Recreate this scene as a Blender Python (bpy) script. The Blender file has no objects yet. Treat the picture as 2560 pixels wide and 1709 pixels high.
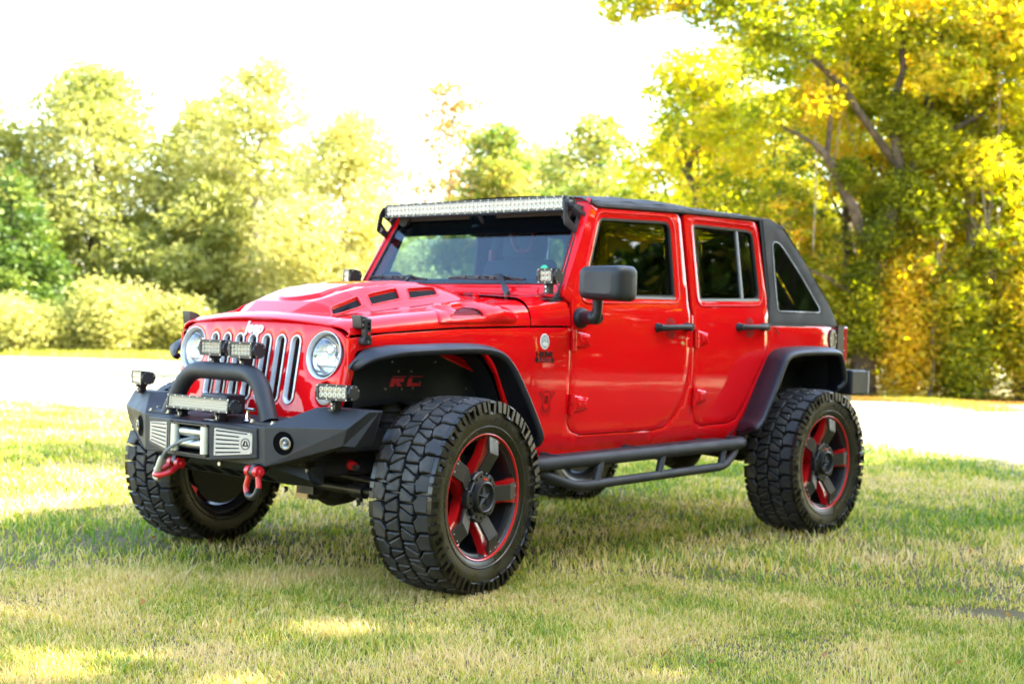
import bpy, bmesh, math, random
import numpy as np
from mathutils import Vector, Matrix
from mathutils.geometry import delaunay_2d_cdt
PI = math.pi
R = math.radians
sc = bpy.context.scene
col = sc.collection
random.seed(5)
rng = np.random.default_rng(5)

# ------------------------------------------------------------------ camera
cam_d = bpy.data.cameras.new('camera')
cam = bpy.data.objects.new('camera', cam_d)
col.objects.link(cam)
cam.location = (4.33217, 5.13499, 1.14953)
cam.rotation_euler = (1.56109, -0.030894, 2.307138)
cam_d.sensor_width = 36.0
cam_d.lens = 48.7134
cam_d.clip_start = 0.1
cam_d.clip_end = 2000
cam_d.dof.use_dof = True
cam_d.dof.focus_distance = 4.75
cam_d.dof.aperture_fstop = 3.4
sc.camera = cam

# ------------------------------------------------------------------ light
SUN_AZ = R(132)      # direction the light comes from, measured from +x towards +y
SUN_EL = R(41)
world = bpy.data.worlds.new('World')
sc.world = world
world.use_nodes = True
wn = world.node_tree
sky = wn.nodes.new('ShaderNodeTexSky')
sky.sky_type = 'NISHITA'
sky.sun_disc = False
sky.sun_elevation = SUN_EL
sky.sun_rotation = PI / 2 - SUN_AZ
sky.air_density = 1.3
sky.dust_density = 1.4
sky.ozone_density = 0.8
bg = wn.nodes['Background']
wn.links.new(sky.outputs[0], bg.inputs['Color'])
bg.inputs['Strength'].default_value = 0.15
sd = bpy.data.lights.new('sun', 'SUN')
sd.energy = 5.0
sd.angle = R(0.5)
sd.color = (1.0, 0.93, 0.80)
sun = bpy.data.objects.new('sun', sd)
col.objects.link(sun)
sv = Vector((math.cos(SUN_EL) * math.cos(SUN_AZ), math.cos(SUN_EL) * math.sin(SUN_AZ), math.sin(SUN_EL)))
sun.rotation_euler = sv.to_track_quat('Z', 'Y').to_euler()
sun.location = (0, 0, 30)
sc.view_settings.view_transform = 'Standard'
sc.view_settings.look = 'None'
sc.view_settings.exposure = 2.95
sc.view_settings.gamma = 1.0

# ------------------------------------------------------------------ materials
def nd(nt, typ, **kw):
    n = nt.nodes.new(typ)
    for k, v in kw.items():
        if k in n.inputs.keys():
            n.inputs[k].default_value = v
        else:
            setattr(n, k, v)
    return n

def pbr(name, color, rough=0.5, metal=0.0, coat=0.0, spec=0.5, bump=None, var=None, rvar=None):
    """bump = (scale, strength, distance); var = (scale, colour2, lo, hi); rvar = (scale, rough2)"""
    m = bpy.data.materials.new(name)
    m.use_nodes = True
    nt = m.node_tree
    b = nt.nodes['Principled BSDF']
    b.inputs['Base Color'].default_value = (*color, 1)
    b.inputs['Roughness'].default_value = rough
    b.inputs['Metallic'].default_value = metal
    b.inputs['Specular IOR Level'].default_value = spec
    if coat:
        b.inputs['Coat Weight'].default_value = coat
        b.inputs['Coat Roughness'].default_value = 0.03
        b.inputs['Coat IOR'].default_value = 1.42
    tc = nt.nodes.new('ShaderNodeTexCoord')
    if bump:
        n = nd(nt, 'ShaderNodeTexNoise', Scale=bump[0], Detail=3.0)
        nt.links.new(tc.outputs['Object'], n.inputs['Vector'])
        bp = nd(nt, 'ShaderNodeBump', Strength=bump[1], Distance=bump[2])
        nt.links.new(n.outputs['Fac'], bp.inputs['Height'])
        nt.links.new(bp.outputs[0], b.inputs['Normal'])
    if var:
        n = nd(nt, 'ShaderNodeTexNoise', Scale=var[0], Detail=5.0)
        nt.links.new(tc.outputs['Object'], n.inputs['Vector'])
        mr = nd(nt, 'ShaderNodeMapRange')
        mr.inputs[1].default_value = var[2]
        mr.inputs[2].default_value = var[3]
        nt.links.new(n.outputs['Fac'], mr.inputs[0])
        mx = nd(nt, 'ShaderNodeMix', data_type='RGBA')
        mx.inputs[6].default_value = (*color, 1)
        mx.inputs[7].default_value = (*var[1], 1)
        nt.links.new(mr.outputs[0], mx.inputs[0])
        nt.links.new(mx.outputs[2], b.inputs['Base Color'])
    if rvar:
        n = nd(nt, 'ShaderNodeTexNoise', Scale=rvar[0], Detail=6.0)
        nt.links.new(tc.outputs['Object'], n.inputs['Vector'])
        mr = nd(nt, 'ShaderNodeMapRange')
        mr.inputs[1].default_value = .35
        mr.inputs[2].default_value = .65
        mr.inputs[3].default_value = rough
        mr.inputs[4].default_value = rvar[1]
        nt.links.new(n.outputs['Fac'], mr.inputs[0])
        nt.links.new(mr.outputs[0], b.inputs['Roughness'])
    return m

def glass(name, tint, rough=0.0, ior=1.5):
    m = bpy.data.materials.new(name)
    m.use_nodes = True
    nt = m.node_tree
    for n in list(nt.nodes):
        if n.type != 'OUTPUT_MATERIAL':
            nt.nodes.remove(n)
    out = nt.nodes[0]
    tr = nd(nt, 'ShaderNodeBsdfTransparent')
    tr.inputs[0].default_value = (*tint, 1)
    gl = nd(nt, 'ShaderNodeBsdfGlossy', Roughness=rough)
    f0 = ((ior - 1) / (ior + 1)) ** 2
    lw = nd(nt, 'ShaderNodeLayerWeight', Blend=0.5)
    pw = nd(nt, 'ShaderNodeMath', operation='POWER'); pw.inputs[1].default_value = 5.0
    ma = nd(nt, 'ShaderNodeMath', operation='MULTIPLY_ADD'); ma.inputs[1].default_value = 1 - f0; ma.inputs[2].default_value = f0
    nt.links.new(lw.outputs['Facing'], pw.inputs[0]); nt.links.new(pw.outputs[0], ma.inputs[0])
    mx = nd(nt, 'ShaderNodeMixShader')
    nt.links.new(ma.outputs[0], mx.inputs[0])
    nt.links.new(tr.outputs[0], mx.inputs[1])
    nt.links.new(gl.outputs[0], mx.inputs[2])
    nt.links.new(mx.outputs[0], out.inputs[0])
    return m

M = {}
M['paint'] = pbr('red_paint', (0.74, 0.004, 0.007), 0.5, 0.0, 1.0, spec=0.0, bump=(2.2, 0.05, 0.02))
M['rimred'] = pbr('red_rim_paint', (0.62, 0.008, 0.010), 0.30, 0.0, 0.7)
M['redpart'] = pbr('red_powder_coat', (0.55, 0.010, 0.015), 0.32, 0.0, 0.4)
M['black'] = pbr('satin_black', (0.012, 0.012, 0.014), 0.40, bump=(400, 0.15, 0.001))
M['gap'] = pbr('dark_gap', (0.003, 0.003, 0.003), 0.9, spec=0.05)
M['net'] = pbr('black_net', (0.006, 0.006, 0.006), 0.45, spec=0.25)
M['tex'] = pbr('textured_black_steel', (0.013, 0.014, 0.018), 0.50, bump=(260, 0.55, 0.002), rvar=(9, 0.62))
M['plastic'] = pbr('black_plastic', (0.012, 0.013, 0.015), 0.42, bump=(500, 0.35, 0.0008), rvar=(6, 0.55))
M['flare'] = pbr('flare_black', (0.013, 0.013, 0.019), 0.43, bump=(350, 0.35, 0.001), rvar=(7, 0.55))
M['liner'] = pbr('liner_black', (0.008, 0.010, 0.015), 0.45, bump=(200, 0.2, 0.001), rvar=(5, 0.6))
M['under'] = pbr('undercarriage', (0.008, 0.007, 0.006), 0.65, var=(14, (0.022, 0.015, 0.010), .45, .75), bump=(60, 0.4, 0.004))
M['rubber'] = pbr('tread_rubber', (0.0145, 0.0140, 0.0140), 0.52, bump=(90, 0.45, 0.002), var=(11, (0.050, 0.042, 0.034), .46, .72), rvar=(14, .75))
M['side'] = pbr('dressed_sidewall', (0.0065, 0.0050, 0.0028), 0.24, bump=(60, 0.12, 0.001), rvar=(9, 0.42))
M['canvas'] = pbr('soft_top_fabric', (0.034, 0.033, 0.033), 0.80, bump=(700, 0.7, 0.001), var=(5, (0.065, 0.062, 0.058), .35, .7))
M['silver'] = pbr('silver_paint', (0.66, 0.68, 0.70), 0.35, 0.25, 0.3)
M['chrome'] = pbr('chrome', (0.85, 0.85, 0.86), 0.10, 1.0)
M['zinc'] = pbr('zinc_roller', (0.55, 0.58, 0.58), 0.30, 1.0, rvar=(10, .45))
M['alu'] = pbr('brushed_plate', (0.40, 0.38, 0.35), 0.42, 0.35)
M['bolt'] = pbr('bolt_steel', (0.45, 0.44, 0.42), 0.35, 1.0)
M['rust'] = pbr('rusty_steel', (0.16, 0.05, 0.03), 0.7, 0.2)
M['gunmetal'] = pbr('gunmetal_insert', (0.055, 0.051, 0.046), 0.38, 0.6, rvar=(20, .5))
M['gunblack'] = pbr('dark_insert', (0.020, 0.019, 0.018), 0.36)
M['led'] = pbr('led_reflector', (0.68, 0.64, 0.56), 0.22, 0.4)
M['ledback'] = pbr('led_backplate', (0.50, 0.42, 0.31), 0.5, 0.0)
M['ledlens'] = pbr('led_emitter', (0.70, 0.66, 0.50), 0.25)
M['hlens'] = glass('headlight_glass', (0.90, 0.92, 0.94), 0.0, 1.9)
M['clear'] = glass('clear_lens', (0.96, 0.97, 0.97), 0.0, 1.45)
M['wind'] = glass('windshield_glass', (0.66, 0.82, 0.92), 0.0, 1.55)
M['tint'] = glass('tinted_glass', (0.045, 0.045, 0.04), 0.0, 1.7)
M['tintp'] = glass('light_tinted_glass', (0.50, 0.60, 0.64), 0.0, 1.45)
M['vinyl'] = glass('vinyl_window', (0.40, 0.42, 0.38), 0.05, 1.6)
M['seal'] = pbr('window_seal', (0.015, 0.015, 0.015), 0.55)
M['trimgrey'] = pbr('bright_trim', (0.32, 0.32, 0.33), 0.35, 0.3)
M['cabin'] = pbr('cabin_black', (0.016, 0.017, 0.019), 0.75)
M['cloth'] = pbr('seat_cloth', (0.024, 0.026, 0.030), 0.85, bump=(300, .3, .001))
M['redtrim'] = pbr('red_cabin_trim', (0.42, 0.010, 0.02), 0.5)
M['white'] = pbr('white_letters', (0.82, 0.82, 0.82), 0.3)
M['decal'] = pbr('dark_decal', (0.014, 0.002, 0.003), 0.4, spec=.2)
M['decal_black'] = pbr('black_badge', (0.006, 0.006, 0.006), 0.4, spec=.2)
M['badge_red'] = pbr('badge_red', (0.55, 0.02, 0.04), 0.35)
M['badge_grey'] = pbr('badge_grey', (0.30, 0.33, 0.33), 0.4)
M['badge_light'] = pbr('badge_light', (0.72, 0.72, 0.62), 0.4)
M['green'] = pbr('green_sticker', (0.03, 0.42, 0.20), 0.5)
M['amber'] = pbr('lamp_clear_plastic', (0.62, 0.60, 0.57), 0.2, 0.3)
M['redlens'] = pbr('tail_lens', (0.5, 0.01, 0.015), 0.15, 0, .5)
M['foglens'] = pbr('fog_lens', (0.22, 0.23, 0.25), 0.2, 0.8)
M['rope'] = pbr('grey_rope', (0.20, 0.21, 0.20), 0.8, bump=(250, .8, .002))
M['hook'] = pbr('galvanised_hook', (0.34, 0.33, 0.27), 0.45, 0.6)
M['yellow'] = pbr('tan_label', (0.62, 0.42, 0.20), 0.6)
M['lock'] = pbr('brass_lock', (0.75, 0.55, 0.18), 0.3, 0.9)

# ------------------------------------------------------------------ mesh helpers
class MB:
    def __init__(s):
        s.v = []; s.f = []; s.m = []
    def add(s, vs, fs, mi=0):
        o = len(s.v)
        s.v += [tuple(map(float, p)) for p in vs]
        s.f += [tuple(i + o for i in f) for f in fs]
        s.m += [mi] * len(fs)
    def build(s, name, mat, parent=None, smooth=30, xf=None, bevel=None, label=None):
        me = bpy.data.meshes.new(name)
        me.from_pydata(s.v, [], s.f)
        mats = mat if isinstance(mat, (list, tuple)) else [mat]
        for k in mats:
            me.materials.append(M[k] if isinstance(k, str) else k)
        if len(mats) > 1:
            me.polygons.foreach_set('material_index', s.m)
        if smooth:
            me.polygons.foreach_set('use_smooth', [True] * len(me.polygons))
            me.set_sharp_from_angle(angle=R(smooth))
        me.update()
        o = bpy.data.objects.new(name, me)
        col.objects.link(o)
        if parent is not None:
            o.parent = parent
            o.matrix_parent_inverse = Matrix.Translation(-ORG.get(parent.name, Vector((0, 0, 0))))
        if label: o['label'] = label
        if bevel:
            bm = o.modifiers.new('bevel', 'BEVEL')
            bm.width = bevel; bm.segments = 2; bm.limit_method = 'ANGLE'; bm.angle_limit = R(35)
        return o
    def box(s, c, size, rot=None, mi=0):
        hx, hy, hz = size[0] / 2, size[1] / 2, size[2] / 2
        vs = [Vector((x, y, z)) for x in (-hx, hx) for y in (-hy, hy) for z in (-hz, hz)]
        if rot is not None:
            vs = [rot @ v for v in vs]
        c = Vector(c)
        s.add([v + c for v in vs], [(0, 1, 3, 2), (4, 6, 7, 5), (0, 4, 5, 1), (2, 3, 7, 6), (0, 2, 6, 4), (1, 5, 7, 3)], mi)
    def cyl(s, p0, p1, r0, r1=None, n=20, caps=True, mi=0):
        r1 = r0 if r1 is None else r1
        p0, p1 = Vector(p0), Vector(p1)
        ax = (p1 - p0).normalized()
        u = ax.orthogonal().normalized(); w = ax.cross(u)
        vs = []
        for p, r in ((p0, r0), (p1, r1)):
            for i in range(n):
                a = 2 * PI * i / n
                vs.append(p + u * (r * math.cos(a)) + w * (r * math.sin(a)))
        fs = [(i, (i + 1) % n, n + (i + 1) % n, n + i) for i in range(n)]
        if caps:
            fs += [tuple(reversed(range(n))), tuple(range(n, 2 * n))]
        s.add(vs, fs, mi)
    def lathe(s, prof, c, ax, n=32, mi=0, closed=False, caps=False):
        """prof: list of (r, h) along axis ax from centre c"""
        c = Vector(c); ax = Vector(ax).normalized()
        u = ax.orthogonal().normalized(); w = ax.cross(u)
        vs = []
        for r, h in prof:
            for i in range(n):
                a = 2 * PI * i / n
                vs.append(c + ax * h + u * (r * math.cos(a)) + w * (r * math.sin(a)))
        fs = []
        k = len(prof)
        for j in range(k if closed else k - 1):
            j2 = (j + 1) % k
            for i in range(n):
                fs.append((j * n + i, j * n + (i + 1) % n, j2 * n + (i + 1) % n, j2 * n + i))
        if caps and not closed:
            if prof[0][0] > 1e-5: fs.append(tuple(reversed(range(n))))
            if prof[-1][0] > 1e-5: fs.append(tuple(range((k - 1) * n, k * n)))
        s.add(vs, fs, mi)
    def tube(s, path, r, n=14, caps=True, closed=False, mi=0, flat=None):
        pts = [Vector(p) for p in path]
        k = len(pts)
        vs = []
        up = None
        for i, p in enumerate(pts):
            a = pts[(i - 1) % k] if (closed or i > 0) else p
            b = pts[(i + 1) % k] if (closed or i < k - 1) else p
            t = (b - a).normalized()
            if up is None:
                up = t.orthogonal().normalized()
            else:
                up = (up - t * up.dot(t)).normalized()
            w = t.cross(up)
            rr = r[i] if isinstance(r, (list, tuple)) else r
            for j in range(n):
                an = 2 * PI * j / n
                vs.append(p + up * (rr * math.cos(an)) + w * (rr * math.sin(an)))
        fs = []
        for i in range(k if closed else k - 1):
            i2 = (i + 1) % k
            for j in range(n):
                fs.append((i * n + j, i * n + (j + 1) % n, i2 * n + (j + 1) % n, i2 * n + j))
        if caps and not closed:
            fs += [tuple(reversed(range(n))), tuple(range((k - 1) * n, k * n))]
        s.add(vs, fs, mi)
    def prism(s, poly, fm, d0, d1, mi=0, inset=0.0, dz=0.0):
        """extrude a 2D polygon mapped by fm(a,b,d) from depth d0 (front) to d1; inset+dz = chamfer on the front"""
        n = len(poly)
        if area(poly) < 0: poly = poly[::-1]
        rings = []
        if inset:
            rings.append([fm(a, b, d0) for a, b in offset(poly, inset)])
            rings.append([fm(a, b, d0 + (dz or inset)) for a, b in poly])
        else:
            rings.append([fm(a, b, d0) for a, b in poly])
        rings.append([fm(a, b, d1) for a, b in poly])
        vs = [p for r in rings for p in r]
        fs = [tuple(range(n)), tuple(reversed(range((len(rings) - 1) * n, len(rings) * n)))]
        for k in range(len(rings) - 1):
            for i in range(n):
                fs.append((k * n + i, (k + 1) * n + i, (k + 1) * n + (i + 1) % n, k * n + (i + 1) % n))
        s.add(vs, fs, mi)

ORG = {}
def area(p):
    return sum(p[i][0] * p[(i + 1) % len(p)][1] - p[(i + 1) % len(p)][0] * p[i][1] for i in range(len(p))) / 2
def offset(poly, d):
    """inward offset of a CCW polygon (outward when d < 0)"""
    n = len(poly); out = []
    for i in range(n):
        a, b, c = poly[i - 1], poly[i], poly[(i + 1) % n]
        e1 = Vector((b[0] - a[0], b[1] - a[1])); e2 = Vector((c[0] - b[0], c[1] - b[1]))
        if e1.length < 1e-9 or e2.length < 1e-9:
            out.append(b); continue
        e1.normalize(); e2.normalize()
        n1 = Vector((-e1.y, e1.x)); n2 = Vector((-e2.y, e2.x))
        m = n1 + n2
        if m.length < 1e-6: m = n1.copy()
        m.normalize()
        k = d / max(0.45, m.dot(n1))
        out.append((b[0] + m.x * k, b[1] + m.y * k))
    return out
def rnd(poly, r, seg=5):
    """round the corners of a polygon; r is one radius or one per corner"""
    n = len(poly); out = []
    for i in range(n):
        ri = r[i] if isinstance(r, (list, tuple)) else r
        a, b, c = Vector(poly[i - 1]), Vector(poly[i]), Vector(poly[(i + 1) % n])
        if ri <= 0:
            out.append(tuple(b)); continue
        e1 = (a - b); e2 = (c - b)
        l = min(ri, e1.length * .48, e2.length * .48)
        p0 = b + e1.normalized() * l; p2 = b + e2.normalized() * l
        for k in range(seg + 1):
            t = k / seg
            out.append(tuple(p0 * (1 - t) ** 2 + b * 2 * t * (1 - t) + p2 * t * t))
    return out
def fillet(path, r, seg=6):
    pts = [Vector(p) for p in path]; out = [pts[0]]
    for i in range(1, len(pts) - 1):
        a, b, c = pts[i - 1], pts[i], pts[i + 1]
        e1 = a - b; e2 = c - b
        l = min(r, e1.length * .48, e2.length * .48)
        p0 = b + e1.normalized() * l; p2 = b + e2.normalized() * l
        for k in range(seg + 1):
            t = k / seg
            out.append(p0 * (1 - t) ** 2 + b * 2 * t * (1 - t) + p2 * t * t)
    out.append(pts[-1])
    return out
def dens(poly, step):
    out = []
    n = len(poly)
    for i in range(n):
        a, b = poly[i], poly[(i + 1) % n]
        L = math.hypot(b[0] - a[0], b[1] - a[1])
        if L < 1e-6: continue
        k = max(1, int(math.ceil(L / step)))
        for j in range(k):
            t = j / k
            out.append((a[0] + (b[0] - a[0]) * t, a[1] + (b[1] - a[1]) * t))
    return out
def inpoly(P, poly):
    x, y = P; c = False; n = len(poly); j = n - 1
    for i in range(n):
        xi, yi = poly[i]; xj, yj = poly[j]
        if (yi > y) != (yj > y) and x < (xj - xi) * (y - yi) / (yj - yi) + xi:
            c = not c
        j = i
    return c
def edist(P, poly):
    q = np.array(poly); r = np.roll(q, -1, 0); d = r - q
    t = np.clip(((np.array(P) - q) * d).sum(1) / np.maximum((d * d).sum(1), 1e-12), 0, 1)
    return np.min(np.hypot(*(q + d * t[:, None] - np.array(P)).T))
def panel(mb, outline, holes, fm, step=0.06, edge=0.005, drop=0.0025, wall=0.02, mi=0):
    """sheet-metal panel: outline + holes in 2D, mapped onto a curved surface, with rolled edges"""
    if area(outline) < 0: outline = outline[::-1]
    outs = [dens(outline, step)]
    for h in holes:
        if area(h) > 0: h = h[::-1]
        outs.append(dens(h, step))
    inner = [offset(o, edge) for o in outs]
    V = []; E = []
    rings = []
    for r in inner:
        o = len(V); V += r; n = len(r)
        rings.append(list(range(o, o + n)))
        E += [(o + i, o + (i + 1) % n) for i in range(n)]
    xs = [p[0] for p in inner[0]]; ys = [p[1] for p in inner[0]]
    y = min(ys) + step / 2
    while y < max(ys):
        x = min(xs) + step / 2
        while x < max(xs):
            if inpoly((x, y), inner[0]) and not any(inpoly((x, y), h) for h in inner[1:]) and all(edist((x, y), h) > step * .35 for h in inner):
                V.append((x, y))
            x += step
        y += step
    ov, oe, of, vo, _, _ = delaunay_2d_cdt([Vector(p) for p in V], E, [], 1, 1e-6)
    idx = {}
    for i, src in enumerate(vo):
        for q in src: idx[q] = i
    fs = []
    for f in of:
        c = sum((ov[i] for i in f), Vector((0, 0))) / len(f)
        if any(inpoly(c, h) for h in inner[1:]) or not inpoly(c, inner[0]): continue
        fs.append(tuple(f))
    vs = [Vector(fm(p[0], p[1], 0)) for p in ov]
    p0, p1, p2 = (vs[i] for i in fs[0][:3])
    nrm = (p1 - p0).cross(p2 - p0)
    c = ov[fs[0][0]]
    outw = Vector(fm(c[0], c[1], 0)) - Vector(fm(c[0], c[1], 0.01))
    flip = nrm.dot(outw) < 0
    if flip: fs = [tuple(reversed(f)) for f in fs]
    for k, o in enumerate(outs):
        n = len(o); b1 = len(vs)
        vs += [Vector(fm(a, b, drop)) for a, b in o]
        b2 = len(vs)
        vs += [Vector(fm(a, b, wall)) for a, b in o]
        for i in range(n):
            j = (i + 1) % n
            if rings[k][i] not in idx or rings[k][j] not in idx: continue
            q1 = (idx[rings[k][i]], b1 + i, b1 + j, idx[rings[k][j]])
            q2 = (b1 + i, b2 + i, b2 + j, b1 + j)
            if len(set(q1)) < 4: continue
            if flip: q1 = q1[::-1]; q2 = q2[::-1]
            fs += [q1, q2]
    mb.add(vs, fs, mi)

def tag(o, label, cat, group=None, kind=None):
    if label: o['label'] = label
    if cat: o['category'] = cat
    if group: o['group'] = group
    if kind: o['kind'] = kind
    return o
def empty(name, loc, label=None, cat=None, group=None):
    o = bpy.data.objects.new(name, None)
    o.empty_display_size = 0.2
    o.location = loc
    col.objects.link(o)
    ORG[o.name] = Vector(loc)
    return tag(o, label, cat, group)
def text_mesh(s, size, depth, mat, name, parent, place, bold=0.0, shear=0.0, space=1.0, label=None, align='CENTER'):
    """place(x, y, z) -> world, x right, y up, z out of the surface"""
    cu = bpy.data.curves.new('txt', 'FONT')
    cu.body = s; cu.size = size; cu.extrude = depth; cu.offset = bold; cu.shear = shear
    cu.space_character = space; cu.align_x = align; cu.align_y = 'CENTER'; cu.resolution_u = 3
    o = bpy.data.objects.new('txt', cu)
    col.objects.link(o)
    dg = bpy.context.evaluated_depsgraph_get()
    me = bpy.data.meshes.new_from_object(o.evaluated_get(dg))
    mb = MB()
    mb.add([place(v.co.x, v.co.y, v.co.z) for v in me.vertices], [tuple(p.vertices) for p in me.polygons])
    bpy.data.objects.remove(o); bpy.data.curves.remove(cu); bpy.data.meshes.remove(me)
    if name is None: return mb
    return mb.build(name, mat, parent, smooth=0, label=label)
def sstep(a, b, x):
    t = min(1, max(0, (x - a) / (b - a))); return t * t * (3 - 2 * t)
def lerpt(tab, x):
    if x <= tab[0][0]: return tab[0][1]
    for (a, u), (b, v) in zip(tab, tab[1:]):
        if x <= b: return u + (v - u) * (x - a) / (b - a)
    return tab[-1][1]
# ------------------------------------------------------------------ the car: body surfaces
CAR = empty('off_road_car', (-1.4735, 0, 0), 'glossy red lifted off-road car with black flares, light bars and mud tyres', 'car')

def S(z, x):
    if z < 1.25:
        y = .79 - .014 * ((z - .97) / .30) ** 2
        if z < .6: y -= (.6 - z) * .35
    else:
        y = .7778 - (z - 1.25) * .10
    y -= .007 * sstep(1.285, 1.303, z)
    if x > -.6: y -= .14 * (x + .6) + .03 * (x + .6) ** 2
    if x < -3.3: y -= .6 * (x + 3.3) ** 2
    return y
def side(s, extra=0.0):
    return lambda a, b, d: (a, s * (S(b, a) + extra - d), b)
def zseam(x):
    return lerpt([(-.9, 1.168), (-.57, 1.161), (-.182, 1.145), (.32, 1.105), (.46, 1.091)], x)

def xw(z): return -.878 - (z - 1.378) * .543
WN = (.879, 0, .477)
def wmap(y, z, d):
    return (xw(z) - WN[0] * d, y, z - WN[2] * d)

FRONT_ARCH = [(.385, .965), (.35, 1.03), (.27, 1.052), (.07, 1.060), (-.23, 1.063), (-.33, 1.02), (-.40, .93), (-.47, .76), (-.52, .62), (-.50, .53)]
REAR_ARCH = [(-2.43, .575), (-2.47, .66), (-2.60, .86), (-2.72, 1.02), (-2.80, 1.06), (-3.15, 1.085), (-3.45, 1.075), (-3.52, 1.0), (-3.53, .80)]
F_DOOR = [(-1.142, 1.772), (-.957, 1.40), (-.912, 1.275), (-.902, 1.165), (-.899, .70), (-.93, .655), (-1.0, .634), (-1.62, .637), (-1.712, .652), (-1.80, .715), (-1.865, .81), (-1.903, .94), (-1.912, 1.1), (-1.920, 1.30), (-1.883, 1.802)]
R_DOOR = [(-1.915, 1.804), (-1.950, 1.30), (-1.952, 1.1), (-1.956, .83), (-1.968, .73), (-2.0, .67), (-2.06, .647), (-2.33, .655), (-2.40, .675), (-2.45, .72), (-2.58, .90), (-2.67, 1.01), (-2.70, 1.10), (-2.712, 1.22), (-2.728, 1.355), (-2.664, 1.822)]
F_WIN = rnd([(-1.178, 1.726), (-1.79, 1.752), (-1.802, 1.340), (-1.018, 1.316), (-1.07, 1.47)], [.03, .06, .02, .02, .1])
R_WIN = rnd([(-2.000, 1.756), (-2.612, 1.764), (-2.655, 1.356), (-2.030, 1.334)], [.03, .06, .06, .03])

# lower body with openings for the doors, one panel each side
def body_side(s):
    mb = MB()
    g = .0045
    low = [(.392, 1.085), (.20, zseam(.2) - .006), (-.182, zseam(-.182) - .006), (-.57, zseam(-.57) - .006), (-.897, 1.162),
           (-.894, .70), (-.925, .652), (-1.0, .629), (-1.62, .632), (-1.714, .647), (-1.805, .712), (-1.87, .808), (-1.908, .94), (-1.917, 1.1), (-1.9225, 1.25),
           (-1.9475, 1.25), (-1.9475, 1.1), (-1.951, .83), (-1.963, .728), (-1.997, .665), (-2.06, .642), (-2.33, .650), (-2.403, .670), (-2.454, .717), (-2.584, .897), (-2.675, 1.008), (-2.705, 1.10), (-2.717, 1.214),
           (-3.50, 1.222), (-3.57, 1.222), (-3.59, 1.20), (-3.585, .80)]
    low += REAR_ARCH[::-1][0:1] + REAR_ARCH[::-1][1:]
    low += [(-2.40, .555), (-.56, .53)] + FRONT_ARCH[::-1][0:1] + FRONT_ARCH[::-1][1:]
    low += [(.392, .94)]
    panel(mb, low, [], side(s), step=.055)
    return mb.build('body_side', 'paint', CAR, smooth=38)
for s in (1, -1):
    body_side(s)
    # dark jambs that show in the shut lines
    mb = MB()
    mb.prism([(-.86, 1.15), (-.86, .58), (-2.45, .60), (-2.75, 1.0), (-2.78, 1.20), (-2.74, 1.84), (-1.14, 1.79), (-.94, 1.36)], lambda a, b, d: (a, s * (S(b, a) - d), b), .032, .04)
    # cut the window region away by building two strips instead of a full slab
    mb = MB()
    for poly in ([(-.86, 1.15), (-.86, .58), (-2.45, .60), (-2.72, .98), (-2.75, 1.26), (-.90, 1.26)],
                 [(-.90, 1.26), (-1.14, 1.79), (-1.19, 1.79), (-.97, 1.26)],
                 [(-1.83, 1.26), (-1.80, 1.80), (-2.02, 1.80), (-2.0, 1.26)],
                 [(-1.14, 1.765), (-1.14, 1.79), (-2.70, 1.835), (-2.70, 1.78)],
                 [(-2.67, 1.26), (-2.63, 1.83), (-2.73, 1.83), (-2.77, 1.26)]):
        mb.prism(poly, side(s), .022, .05)
    mb.build('door_jamb', 'gap', CAR, smooth=0)

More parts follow.
